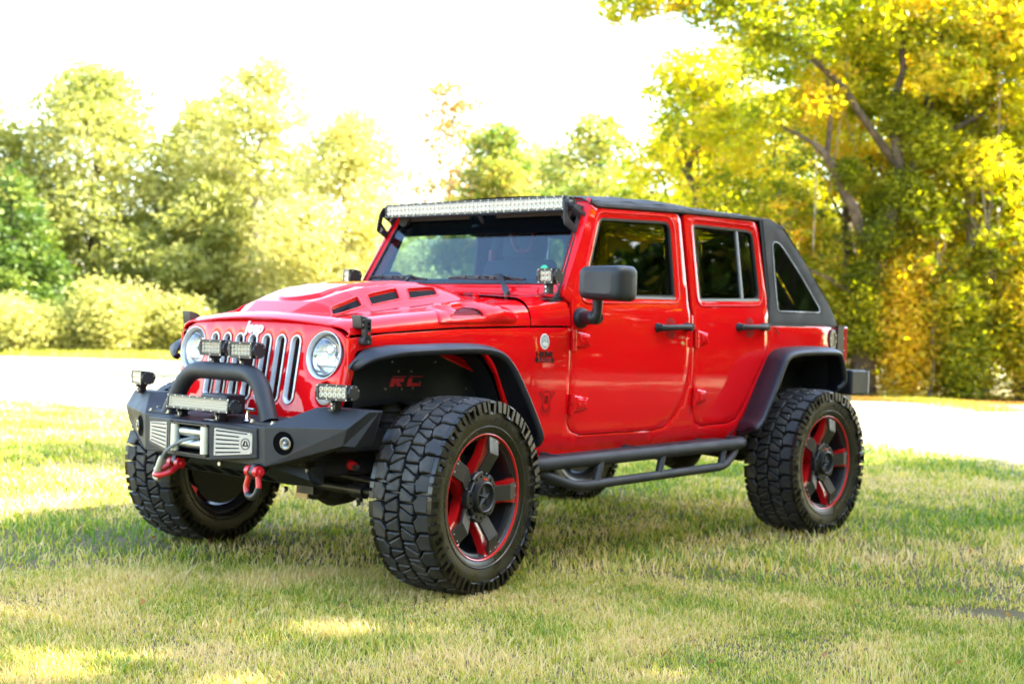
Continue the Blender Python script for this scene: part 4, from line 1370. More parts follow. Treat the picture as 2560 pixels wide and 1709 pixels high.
# slotted plates
for s in (1, -1):
    def fp(a, b, d, s=s):   # a from the inner end outwards 0..1, b height 0..1
        y = .172 + a * .215
        x = .7615 - (y - .153) / .252 * .059
        zl = .553 + a * .022; zh = .690 - a * .012
        return (x + .0015 - d, s * y, zl + (zh - zl) * b)
    mb = MB()
    slots = []
    for k in range(6):
        b = .87 - k * .142
        x1 = .86 if k == 0 else (.66 if k < 5 else .70)
        if s < 0: x1 = .90
        slots.append([(.07 + .0 * k, b - .022), (x1, b - .022), (x1, b + .022), (.07, b + .022)])
    panel(mb, rnd([(.03, .06), (.98, .08), (.98, .93), (.03, .95)], .05, 4), slots, fp, step=.25, edge=.006, drop=.0005, wall=.003)
    pt = mb.build('slotted_plate', 'alu', BUMP, smooth=0)
    mb = MB(); mb.prism([(.06, .1), (.95, .1), (.95, .9), (.06, .9)], fp, .0018, .003)
    mb.build('plate_backing', 'gap', BUMP, smooth=0)
    mb = MB()
    for a, b in ((.07, .90), (.93, .88), (.93, .13), (.07, .11)):
        mb.cyl(fp(a, b, 0), fp(a, b, -.003), .005, .004, 12)
    mb.build('plate_bolts', 'bolt', BUMP, smooth=0)
    if s > 0:
        # round badge: ring and a triangular mark with an open centre
        cc = Vector(fp(.82, .48, -.0008)); u = (Vector(fp(.9, .48, 0)) - Vector(fp(.74, .48, 0))).normalized(); w = Vector((0, 0, 1)); nn = u.cross(w).normalized()
        if nn.x < 0: nn = -nn
        Q = lambda a, b, h: cc + u * a + w * b + nn * h
        mb = MB()
        n = 40
        vs = [Q(r_ * math.cos(2 * PI * t / n), r_ * math.sin(2 * PI * t / n), .0008) for r_ in (.0245, .0215) for t in range(n)]
        mb.add(vs, [(t, (t + 1) % n, n + (t + 1) % n, n + t) for t in range(n)])
        mb.add([Q(a, b, .0008) for a, b in ((-.006, .014), (.001, .014), (-.007, -.010), (-.016, -.010))], [(0, 1, 2, 3)])
        mb.add([Q(a, b, .0008) for a, b in ((.003, .014), (.007, .014), (.016, -.010), (.008, -.010))], [(0, 1, 2, 3)])
        mb.add([Q(a, b, .0010) for a, b in ((-.016, -.010), (.016, -.010), (.014, -.0055), (-.014, -.0055))], [(0, 1, 2, 3)])
        mb.build('plate_badge', 'gap', BUMP, smooth=0)
# fog lamp pockets: dark disc on the wing face for the shade in the hole
for s in (1, -1):
    A = Vector((.696, .447, .702)); B = Vector((.688, .449, .533)); C_ = Vector((.563, .822, .716))
    n = (B - A).cross(C_ - A); n.normalize()
    if n.x < 0: n = -n
    c = Vector((.6635, .535, .639)); c -= n * (c - A).dot(n)
    n = Vector((n.x, s * n.y, n.z)); c = Vector((c.x, s * c.y, c.z))
    mb = MB(); mb.lathe([(.0495, .0015), (.049, .003), (.0465, .003), (.0455, .001), (.0455, .0008), (0, .0008)], c, n, 36)
    fp_ = mb.build('fog_pocket_shade', 'gap', BUMP, smooth=0)
    fw = Vector((1, 0, 0))
    c3 = c + n * .0022 + Vector((0, s * .016, 0)) * 1.0
    mb = MB()
    mb.lathe([(.027, .0), (.027, .003), (.024, .004), (.016, .002), (.015, .005), (.010, .003), (.009, .007), (0, .009)], c3, n, 28)
    mb.build('fog_lamp', 'foglens', BUMP, smooth=40)
# hoop
mb = MB()
hp = fillet([(.610, -.372, .715), (.590, -.262, .918), (.590, .262, .918), (.610, .372, .715)], .13, 10)
mb.tube(hp, .040, 24)
HP = mb.build('bumper_hoop', 'tex', BUMP, smooth=60)
for s in (1, -1):
    mb = MB()
    mb.prism(rnd([(.505, .30), (.66, .30), (.67, .47), (.60, .50), (.51, .46)], .02, 3), lambda a, b, d: (a, s * b, .7275 - (a - .5) * .115 + .006 - d), 0, .008)
    for a, b in ((.655, .315), (.655, .455), (.60, .485), (.53, .43)):
        z = .7275 - (a - .5) * .115 + .006
        mb.cyl((a, s * b, z - .004), (a, s * b, z + .010), .010, .010, 6, mi=1); mb.cyl((a, s * b, z - .004), (a, s * b, z + .003), .014, .014, 14, mi=1)
    mb.build('hoop_plate', ['tex', 'bolt'], BUMP, smooth=0)
# winch control box and chrome valve behind the light bar
mb = MB(); mb.box((.60, .02, .775), (.11, .19, .085)); mb.build('winch_box', 'black', BUMP, smooth=30, bevel=.008)
mb = MB()
mb.lathe([(.026, 0), (.022, .004), (.010, .012), (.008, .035)], (.645, .262, .716), (0, 0, 1), 20)
mb.tube(fillet([(.645, .262, .75), (.645, .262, .765), (.65, .315, .765)], .012), .0075, 10)
mb.build('chrome_fitting', 'chrome', BUMP, smooth=50)
text_mesh('SMITTYBILT', .016, .0008, 'white', 'bumper_lettering', BUMP, lambda x, y, z: (.686, .05 + x * .75, .708 + y * .0 + .004) if False else (.690 - y, .05 + x * .9, .7065 + y * .11 + z), bold=.0005)
# valance under the bumper
mb = MB()
prof = [(.66, .53), (.62, .495), (.56, .455), (.50, .440)]
for s in (1,):
    vs = []
    for x, z in prof:
        for y in (-.40, .40): vs.append((x, y, z))
    mb.add(vs, [(2 * i, 2 * i + 1, 2 * i + 3, 2 * i + 2) for i in range(3)])
for s in (1, -1):
    q = [(.66, s * .40, .53), (.62, s * .40, .495), (.56, s * .40, .455), (.50, s * .40, .440), (.47, s * .52, .445), (.52, s * .54, .475), (.52, s * .52, .525), (.64, s * .44, .53), (.42, s * .52, .45), (.44, s * .53, .53)]
    mb.add(q, [(0, 1, 7), (1, 2, 5, 7), (2, 3, 4, 5), (5, 6, 7), (4, 8, 9, 6, 5)])
for y in (-.31, -.19, -.07, .07, .19, .31):
    vs = []
    for t, (x, z) in zip((0, 1), ((.615, .490), (.562, .458))):
        for dy in (-.040, .040): vs.append((x + .003, y + dy + t * .03, z - .002))
    mb.add(vs, [(0, 1, 3, 2)], 1)
for s in (1, -1): mb.add([(.555, s * .43, .485), (.525, s * .50, .490), (.505, s * .50, .465), (.53, s * .43, .46)], [(0, 1, 2, 3)], 1)
for y, z, x in ((.52, .515, .515), (.10, .515, .66), (.23, .455, .51)): mb.cyl((x, y, z), (x + .012, y + .002, z), .009, .009, 8, mi=2)
SK = mb.build('skid_plate', ['liner', 'gap', 'bolt'], CAR, smooth=0)
# recovery shackles
for s in (1, -1):
    y0 = s * .300 if s < 0 else .40
    y0 = -.165 if s < 0 else .405
    mb = MB()
    mb.prism(rnd([(.62, .545), (.715, .545), (.735, .505), (.715, .480), (.66, .50)], .012, 3), lambda a, b, d: (a, y0 + .012 - d, b), 0, .024)
    br = mb.build('shackle_tab', 'black', BUMP, smooth=0)
    mb = MB()
    rr = .0125
    if s > 0:
        pts = fillet([(.712, y0 - .030, .512), (.714, y0 - .034, .480), (.718, y0 - .046, .440), (.722, y0 - .022, .405), (.722, y0 + .022, .405), (.718, y0 + .046, .440), (.714, y0 + .034, .480), (.712, y0 + .030, .512)], .02)
    else:
        pts = fillet([(.712, y0 - .030, .500), (.735, y0 - .036, .480), (.775, y0 - .046, .462), (.81, y0 - .022, .450), (.81, y0 + .022, .450), (.775, y0 + .046, .462), (.735, y0 + .034, .480), (.712, y0 + .030, .500)], .02)
    mb.tube(pts, rr, 14)
    zc = pts[0].z
    for k in (-1, 1): mb.cyl((.712, y0 + k * .016, zc), (.712, y0 + k * .040, zc), .024, .024, 20)
    mb.cyl((.712, y0 - .055, zc), (.712, y0 + .058, zc), .012, .012, 14)
    mb.build('shackle', 'redpart', BUMP, smooth=50)
    if s > 0:
        mb = MB(); mb.tube(pts[16:34] if len(pts) > 36 else pts[len(pts) // 3: 2 * len(pts) // 3 + 1], .0150, 12)
        mb.build('shackle_isolator', 'black', BUMP, smooth=40)
# winch line and hook
mb = MB()
mb.tube(fillet([(.70, .05, .622), (.755, .02, .628), (.785, -.06, .600), (.80, -.125, .555), (.803, -.145, .52)], .05, 8), .0075, 10)
mb.build('winch_line', 'rope', BUMP, smooth=60)
mb = MB()
mb.tube([(.803, -.143, .535), (.803, -.15, .51), (.806, -.158, .488), (.806, -.166, .470)], [.010, .016, .015, .019], 12)
mb.tube(fillet([(.806, -.166, .478), (.800, -.190, .458), (.80, -.205, .440), (.80, -.180, .428), (.80, -.160, .435)], .02), .010, 10)
mb.build('winch_hook', 'hook', BUMP, smooth=50)

# ------------------------------------------------------------------ badges on the front wing
def fm1(a, b, d): return side(1)(a, b, d)
mb = MB()
cb = (-.700, 1.092)
mb.prism([(cb[0] + .033 * math.cos(t), cb[1] + .038 * math.sin(t)) for t in np.linspace(0, 2 * PI, 40)[:-1]], fm1, -.0022, .001, inset=.002, dz=.001)
tb = mb.build('round_badge', 'badge_light', CAR, smooth=0)
mb = MB()
mb.prism([(cb[0] + .026 * math.cos(t), cb[1] + .031 * math.sin(t)) for t in np.linspace(0, 2 * PI, 40)[:-1]], fm1, -.0028, -.0015)
mb.build('badge_field', 'badge_grey', tb, smooth=0)
mb = MB()
mb.prism([(cb[0] + .022, cb[1] - .008), (cb[0] + .006, cb[1] + .001), (cb[0] - .004, cb[1] - .003), (cb[0] - .012, cb[1] + .0), (cb[0] - .022, cb[1] - .010), (cb[0] - .012, cb[1] - .022), (cb[0] + .012, cb[1] - .022)], fm1, -.0034, -.002)
mb.build('badge_mountain', 'badge_light', tb, smooth=0)
pla = lambda cx, cz, h: (lambda x, y, z: side(1)(cx - x, cz + y, -h - z))
text_mesh('TRAIL', .0135, .0003, 'badge_light', 'badge_lettering', tb, pla(cb[0], cb[1] + .018, .0032), bold=.0004)
text_mesh('RATED', .0135, .0003, 'badge_light', 'badge_lettering', tb, pla(cb[0], cb[1] + .007, .0032), bold=.0004)
text_mesh('HEMI', .044, .002, 'decal_black', 'engine_badge', CAR, lambda x, y, z: side(1)(-.698 - x * 1.15, 1.0300 + y * .88, -.002 - z), bold=.0008, space=1.08)
mb = MB(); mb.prism([(-.634, 1.015), (-.632, .993), (-.767, .993), (-.767, 1.013)], fm1, -.003, 0)
pb = mb.build('engine_badge_plate', 'decal_black', CAR, smooth=0)
text_mesh('6.4LITER', .024, .0006, 'badge_red', 'badge_lettering', pb, lambda x, y, z: side(1)(-.700 - x * 1.12, 1.0035 + y, -.0035 - z), bold=.0001)
# shield decal with a letter, crossed pistons behind
mb = MB()
sc0 = (-.727, .805)
shield = [(0, .050), (.024, .043), (.029, .020), (.027, -.020), (.016, -.042), (0, -.055), (-.016, -.042), (-.027, -.020), (-.029, .020), (-.024, .043)]
def ring2(poly, t, h=.0008):
    poly = poly if area(poly) > 0 else poly[::-1]
    q = offset(poly, t); n = len(poly)
    mb.add([fm1(sc0[0] + a, sc0[1] + b, -h) for a, b in poly] + [fm1(sc0[0] + a, sc0[1] + b, -h) for a, b in q], [(i, (i + 1) % n, n + (i + 1) % n, n + i) for i in range(n)])
ring2(shield, .0042)
ring2(circ2(0, -.036, .0045, 12), .0016)
for k in (-1, 1):
    for (a0, b0, a1, b1) in ((.030, .030, .046, .048), (.034, .022, .054, .044), (.038, .012, .062, .038), (.046, .048, .062, .038), (.030, .030, .038, .012), (.040, .040, .056, .030)):
        d = Vector((a1 - a0, b1 - b0)); nn = Vector((-d.y, d.x)).normalized() * .0009
        mb.add([fm1(sc0[0] + k * x, sc0[1] + y, -.0008) for x, y in ((a0 - nn.x, b0 - nn.y), (a1 - nn.x, b1 - nn.y), (a1 + nn.x, b1 + nn.y), (a0 + nn.x, b0 + nn.y))], [(0, 1, 2, 3)])
    for r_ in (.007, .011):
        for (cx_, cz_) in ((.030, -.040), (.018, -.060)):
            c_ = circ2(k * cx_, cz_, r_, 16); ring2(c_, .0009)
text_mesh('B', .052, .0002, 'decal', 'letter_decal', CAR, lambda x, y, z: side(1)(sc0[0] - x, sc0[1] + .006 + y, -.0012 - z), bold=.0012)
mb.build('shield_decal', 'decal', CAR, smooth=0)

# ------------------------------------------------------------------ cabin
mb = MB()
mb.box((-1.55, 0, .70), (2.2, 1.42, .04)); mb.box((-3.0, 0, 1.02), (1.05, 1.30, .04))
mb.prism(rnd([(-.93, 1.0), (-.90, 1.345), (-1.0, 1.365), (-1.12, 1.33), (-1.17, 1.0)], .03, 3), lambda a, b, d: (a, .70 - d, b), 0, 1.40)
mb.prism(rnd([(-.93, 1.3), (-.915, 1.375), (-1.02, 1.385), (-1.08, 1.33)], .02, 3), lambda a, b, d: (a, .56 - d, b), 0, .36)
CB = mb.build('dashboard', 'cabin', CAR, smooth=20)
def seat(x, y, w=.50, z=1.0, name='front_seat'):
    mb = MB()
    def blob(poly, y0, y1, r):
        mb.prism(rnd(poly, r, 4), lambda a, b, d: (a, y1 - d, b), 0, y1 - y0, inset=.03, dz=.03)
    blob([(x + .24, z - .12), (x + .26, z + .02), (x - .22, z - .02), (x - .22, z - .14)], y - w / 2, y + w / 2, .05)
    blob([(x - .14, z), (x - .24, z + .56), (x - .36, z + .56), (x - .30, z - .05)], y - w / 2, y + w / 2, .06)
    st = mb.build(name, 'cloth', CAR, smooth=40)
    mb = MB()
    mb.prism(rnd([(-.13, 0), (.13, 0), (.15, .10), (.12, .20), (-.12, .20), (-.15, .10)], .05, 5), lambda a, b, d: (x - .25 - b * .1 - d, y + a, z + .555 + b), 0, .10, inset=.02, dz=.02)
    mb.build('headrest', 'cloth', st, smooth=50)
seat(-1.52, .37); seat(-1.52, -.37)
mbk = None
seat(-2.45, .33, .62, .98, 'rear_seat'); seat(-2.45, -.33, .62, .98, 'rear_seat')
# sport bar
mb = MB()
for s in (1, -1):
    mb.tube(fillet([(-1.05, s * .60, 1.74), (-1.85, s * .60, 1.77), (-2.72, s * .60, 1.76), (-3.45, s * .60, 1.15)], .1), .035, 12)
    mb.tube([(-1.86, s * .66, .8), (-1.86, s * .60, 1.77)], .045, 12)
for x in (-1.86, -2.72): mb.tube([(x, -.60, 1.765), (x, .60, 1.765)], .035, 12)
mb.build('sport_bar', 'cabin', CAR, smooth=60)
mb = MB(); mb.tube([(-1.80, -.655, .9), (-1.81, -.60, 1.62)], .028, 10)
mb.build('bar_cover', 'redtrim', CAR, smooth=60)
mb = MB(); mb.tube(fillet([(-1.70, -.36, 1.735), (-1.70, -.335, 1.64), (-1.70, -.30, 1.60), (-1.70, -.22, 1.60), (-1.70, -.19, 1.64), (-1.70, -.18, 1.735)], .03), .014, 8)
mb.build('grab_strap', 'redtrim', CAR, smooth=60)
mb = MB(); mb.lathe([(.185, .014), (.200, .0), (.185, -.014), (.170, .0)], (-1.19, .37, 1.26), (.8, 0, .5), 36, closed=True); mb.box((-1.16, .37, 1.25), (.05, .16, .09))
mb.build('steering_wheel', 'cabin', CAR, smooth=50)
mb = MB(); mb.prism(rnd([(-.12, -.032), (.12, -.032), (.125, .03), (-.11, .034)], .02, 4), lambda a, b, d: (-1.075 - d - .1 * a, .03 + a, 1.672 + b), 0, .03, inset=.008, dz=.008)
mb.cyl((-1.09, .0, 1.70), (-1.06, -.02, 1.755), .010, .010, 10)
mb.build('rear_view_mirror', 'cabin', CAR, smooth=30)
# header rail and sun visors
mb = MB(); mb.box((-1.16, 0, 1.79), (.10, 1.36, .05)); mb.box((-1.17, .35, 1.745), (.20, .50, .02)); mb.box((-1.17, -.35, 1.745), (.20, .50, .02))
mb.build('header_rail', 'cabin', CAR, smooth=0)
# ------------------------------------------------------------------ wheels (local: axis +y outwards)
def make_wheel():
    WH = .420
    HT = .1475
    mb = MB()   # barrel, brake, hub: the wheel itself
    prof = [(.268, .128), (.262, .118), (.258, .06), (.246, .03), (.244, -.10), (.262, -.125), (.270, -.13)]
    mb.lathe(prof + [(.262, -.13), (.236, -.10), (.238, .03), (.250, .06), (.256, .118)], (0, 0, 0), (0, 1, 0), 64, closed=True)
    mb.lathe([(.165, .0), (.165, .010), (.09, .012), (.085, .03), (0, .03)], (0, 0, 0), (0, 1, 0), 40)
    mb.lathe([(.225, -.115), (.05, -.115)], (0, 0, 0), (0, 1, 0), 40)
    w = mb.build('wheel', 'black', None, smooth=40)
    # brake caliper and its bolts
    mb = MB()
    for a0 in (R(62), R(-58)):
        pl = [(.135 * math.cos(a0 + t), .135 * math.sin(a0 + t)) for t in (-.28, -.14, 0, .14, .28)] + [(.175 * math.cos(a0 + t), .175 * math.sin(a0 + t)) for t in (.26, .13, 0, -.13, -.26)]
        mb.prism(pl, lambda a, b, d: (-a, .045 - d, b), 0, .04, inset=.006, dz=.006)
    cal = mb.build('brake_caliper', 'liner', w, smooth=30)
    mb = MB()
    for a0 in (R(62), R(-58)):
        for t in (-.12, .12):
            x, z = -.155 * math.cos(a0 + t), .155 * math.sin(a0 + t)
            mb.cyl((x, .045, z), (x, .052, z), .008, .007, 12)
    mb.build('caliper_bolts', 'bolt', w, smooth=0)
    # red lip and spokes
    mb = MB()
    mb.lathe([(.268, .132), (.266, .130), (.262, .124), (.256, .100)], (0, 0, 0), (0, 1, 0), 96, mi=1)
    mb.lathe([(.2755, .128), (.2775, .134), (.2765, .138), (.274, .1385)], (0, 0, 0), (0, 1, 0), 96, mi=1)
    mb.lathe([(.274, .1385), (.272, .1395), (.268, .1375), (.2665, .131)], (0, 0, 0), (0, 1, 0), 96)
    A5 = [R(2 + 72 * k) for k in range(5)]
    def pol(r, t, h, a0):   # r along the spoke, t sideways
        c, s = math.cos(a0), math.sin(a0)
        return (-(r * c - t * s), h, r * s + t * c)
    for a0 in A5:
        sec = [(.055, .050, .082), (.100, .047, .090), (.170, .046, .112), (.225, .049, .118), (.265, .062, .128)]
        vs = []
        for r_, hw, h in sec:
            vs += [pol(r_, -hw, h, a0), pol(r_, -hw * .45, h - .012 if r_ < .25 else h, a0), pol(r_, hw * .45, h - .012 if r_ < .25 else h, a0), pol(r_, hw, h, a0), pol(r_, hw * .92, h - .06 + (r_ - .05) * .12, a0), pol(r_, -hw * .92, h - .06 + (r_ - .05) * .12, a0)]
        fs = [(i * 6 + j, i * 6 + (j + 1) % 6, (i + 1) * 6 + (j + 1) % 6, (i + 1) * 6 + j) for i in range(4) for j in range(6)]
        fs += [tuple(range(6)), tuple(reversed(range(24, 30)))]
        mb.add(vs, fs)
    mb.lathe([(.085, .03), (.090, .075), (.075, .088), (.0, .088)], (0, 0, 0), (0, 1, 0), 40)
    # dark triangular pockets beside each spoke end
    for a0 in A5:
        for k in (-1, 1):
            mb.add([pol(.2600, k * .056, .1268, a0), pol(.236, k * .0525, .1222, a0), pol(.2580, k * .0660, .1266, a0)], [(0, 1, 2)], 1)
    # dark infill between the spokes under the lip
    for i, a0 in enumerate(A5):
        a1, a2 = a0 + R(17), a0 + R(72 - 17)
        n = 10
        vs = []
        for k in range(n + 1):
            a = a1 + (a2 - a1) * k / n
            vs += [(-.262 * math.cos(a), .118, .262 * math.sin(a)), (-.247 * math.cos(a), .112, .247 * math.sin(a)), (-.243 * math.cos(a), .095, .243 * math.sin(a))]
        mb.add(vs, [(3 * k + j, 3 * k + 3 + j, 3 * k + 4 + j, 3 * k + 1 + j) for k in range(n) for j in range(2)], 1)
    rf = mb.build('rim_face', ['rimred', 'black'], w, smooth=35)
    for a0 in A5:
        mb = MB()
        sec = [(.094, .031, .106), (.104, .0335, .112), (.190, .0350, .148), (.200, .0355, .146), (.263, .0365, .130)]
        vs = []
        for r_, hw, h in sec:
            vs += [pol(r_, -hw, h, a0), pol(r_, hw, h, a0), pol(r_, hw, h - .014, a0), pol(r_, -hw, h - .014, a0)]
        fs = [(i * 4 + j, i * 4 + (j + 1) % 4, (i + 1) * 4 + (j + 1) % 4, (i + 1) * 4 + j) for i in range(4) for j in range(4)] + [(0, 1, 2, 3), (19, 18, 17, 16)]
        mb.add(vs, fs)
        for r_, h in ((.250, .1335), (.106, .1135)):
            for k in (-1, 1):
                p = Vector(pol(r_, k * .020, h - .002, a0))
                mb.cyl(p, p + Vector((0, .0035, 0)), .0045, .0035, 10, mi=1)
        mb.build('spoke_insert', ['gunmetal', 'bolt'], w, smooth=0, bevel=.0015)
    # centre plate with notches, slots, cap ring and star
    mb = MB()
    pl = []
    for k in range(5):
        b = A5[k] + R(36)
        for t, r_ in ((-31, .092), (-23, .094), (-21, .109), (-8, .112), (8, .112), (21, .109), (23, .094), (31, .092)):
            pl.append((r_ * math.cos(b + R(t)), r_ * math.sin(b + R(t))))
    mb.prism(pl, lambda a, b, d: (-a, .128 - d, b), 0, .030, inset=.004, dz=.004)
    HCM = mb
    mb.lathe([(.070, .126), (.068, .146), (.062, .149), (.058, .145), (.057, .131), (0, .129)], (0, 0, 0), (0, 1, 0), 40)
    mb = MB()
    st = []
    for k in range(10):
        a = R(18) + k * PI / 5
        r_ = .053 if k % 2 == 0 else .016
        st.append((-r_ * math.cos(a), .134, r_ * math.sin(a)))
    st.append((0, .150, 0))
    mb.add(st, [(k, (k + 1) % 10, 10) for k in range(10)])
    mb.build('cap_star', 'gunmetal', w, smooth=0)
    mb = HCM
    for k in range(5):
        b = A5[k] + R(36)
        for t, rr in ((-11, .0065), (11, .0065)):
            x, z = .090 * math.cos(b + R(t)), .090 * math.sin(b + R(t))
            mb.cyl((-x, .1275, z), (-x, .1288, z), rr, rr, 14, mi=1)
        b2 = A5[k]
        vs = [(-r_ * math.cos(b2 + R(t)), .1287, r_ * math.sin(b2 + R(t))) for r_, t in ((.076, -13), (.076, 13), (.084, 12), (.084, -12))]
        mb.add(vs, [(0, 1, 2, 3)], 2 if k in (0, 1) else 1)
    mb.build('hub_cap', ['gunblack', 'gap', 'rimred'], w, smooth=30)
    # tyre
    mb = MB()
    P = [(.268, .128), (.276, .138), (.292, .1455), (.300, .1465), (.303, .1495), (.306, .1495), (.309, .1475), (.330, .151), (.352, .1535), (.366, .153), (.369, .1565), (.373, .1565), (.376, .152), (.386, .146), (.391, .138), (.393, .12), (.395, .06)]
    full = P + [(r_, -h) for r_, h in P[::-1]]
    mb.lathe(full, (0, 0, 0), (0, 1, 0), 96, mi=1)
    NP = 16
    def top(wv): 
        a = abs(wv) / HT
        return .4275 - .0045 * a ** 2 - .008 * max(0, (a - .8) / .2) ** 2
    def blk(poly, k, h0=.392, mi=0, chamf=.0040):
        """poly in (w fraction, t fraction of a pitch)"""
        pl = [(w_ * HT, (k + t) / NP * 2 * PI * .42) for w_, t in poly]
        if area(pl) < 0: pl = pl[::-1]
        q = offset(pl, chamf)
        n = len(pl); rings = []
        for ring, dh in ((q, 0), (pl, -.0045)):
            rings.append([((top(a) + dh) * math.cos(t / .42), a, (top(a) + dh) * math.sin(t / .42)) for a, t in ring])
        rings.append([(h0 * math.cos(t / .42), a * 1.0, h0 * math.sin(t / .42)) for a, t in offset(pl, -.0015)])
        mb.add([p for r in rings for p in r], [tuple(range(n))] + [(j * n + i, (j + 1) * n + i, (j + 1) * n + (i + 1) % n, j * n + (i + 1) % n) for j in range(2) for i in range(n)], mi)
    for k in range(NP):
        for sg in (-1, 1):
            o = 0 if sg < 0 else .27
            for h in (0, .5):
                v = .02 if h else 0
                e_ = .97 if h else 1.06
                blk([(sg * e_, o + h + .035), (sg * .72, o + h + .055), (sg * .60, o + h + .02), (sg * .545, o + h + .10 + v), (sg * .50, o + h + .30), (sg * .60, o + h + .38), (sg * .66, o + h + .475), (sg * e_, o + h + .47)], k)
                blk([(sg * .51, o + h - .01), (sg * .43, o + h - .02), (sg * .05, o + h + .165), (sg * .05, o + h + .215), (sg * .45, o + h + .215), (sg * .50, o + h + .17)], k, chamf=.0045)
                blk([(sg * .45, o + h + .275), (sg * .05, o + h + .275), (sg * .02, o + h + .40), (sg * .05, o + h + .605), (sg * .13, o + h + .585), (sg * .42, o + h + .435), (sg * .49, o + h + .41)], k, chamf=.0045)
                # sidewall lugs
                for side_ in (sg,):
                    ta, tb = o + h + .035, o + h + .45
                    r0, r1 = (.360, .4165) if h else (.368, .4165)
                    def sw(tt, rr_, hh):
                        an = (k + tt) / NP * 2 * PI
                        return (rr_ * math.cos(an), side_ * hh, rr_ * math.sin(an))
                    def slug(t0, t1, ra, rb, lean=0.0):
                        hA, hB = .1665, .1615
                        base = .146
                        vs = [sw(t0 + lean, ra, hA), sw(t1 + lean, ra, hA), sw(t1, rb, hB), sw(t0, rb, hB), sw(t0 + lean - .01, ra - .002, base), sw(t1 + lean + .01, ra - .002, base), sw(t1 + .01, rb, .140), sw(t0 - .01, rb, .140)]
                        mb.add(vs, [(0, 1, 2, 3), (0, 4, 5, 1), (1, 5, 6, 2), (2, 6, 7, 3), (3, 7, 4, 0)], 1)
                    if h:
                        slug(ta, ta + .10, r0, r1, .03); slug(tb - .10, tb, r0, r1, -.03); slug(ta + .1, tb - .1, r0, r0 + .010)
                        slug(ta + .1, tb - .1, r1 - .008, r1)
                    else:
                        slug(ta, ta + .17, r0, r1, .04); slug(tb - .14, tb, r0 + .003, r1, .02)
    ty = mb.build('tyre', ['rubber', 'side'], w, smooth=32)
    # raised lettering
    def arc_text(s, r_, a_start, a_end, size, nm):
        mbt = MB()
        chars = [c for c in s]
        for i, ch in enumerate(chars):
            if ch == ' ': continue
            a = a_start + (a_end - a_start) * i / (len(chars) - 1)
            c, s_ = math.cos(a), math.sin(a)
            def pl(x, y, z, c=c, s_=s_):
                # local axes on the wall: up = radial, right = clockwise
                px = c * (r_ + y) + s_ * x; pz = s_ * (r_ + y) - c * x
                return (-px, .1515 + (y / size) * .0012 + .0006 + z, pz)
            m = text_mesh(ch, size, .0012, None, None, None, pl)
            mbt.add(m.v, m.f)
        return mbt.build(nm, 'rubber', w, smooth=0)
    arc_text('MICKEY THOMPSON', .336, R(80), R(-28), .034, 'tyre_lettering')
    arc_text('BAJA MTZ', .336, R(214), R(142), .034, 'tyre_lettering')
    return w
W0 = make_wheel()
def place_wheel(w, x, sgn, steer, roll):
    w.rotation_euler = (0, 0, 0)
    M4 = Matrix.Translation((x, sgn * .9215, .420)) @ Matrix.Rotation(steer + (0 if sgn > 0 else PI), 4, 'Z') @ Matrix.Rotation(roll, 4, 'Y')
    w.parent = CAR
    w.matrix_parent_inverse = Matrix.Translation(-ORG[CAR.name])
    w.matrix_basis = M4
def copy_wheel():
    c = W0.copy(); col.objects.link(c)
    for ch in list(W0.children):
        d = ch.copy(); col.objects.link(d); d.parent = c
    return c
W1_, W2_, W3_ = copy_wheel(), copy_wheel(), copy_wheel()
place_wheel(W0, 0, 1, .157, 0)
place_wheel(W1_, -2.947, 1, 0, R(2))
place_wheel(W2_, 0, -1, .157, R(40))
place_wheel(W3_, -2.947, -1, 0, R(100))
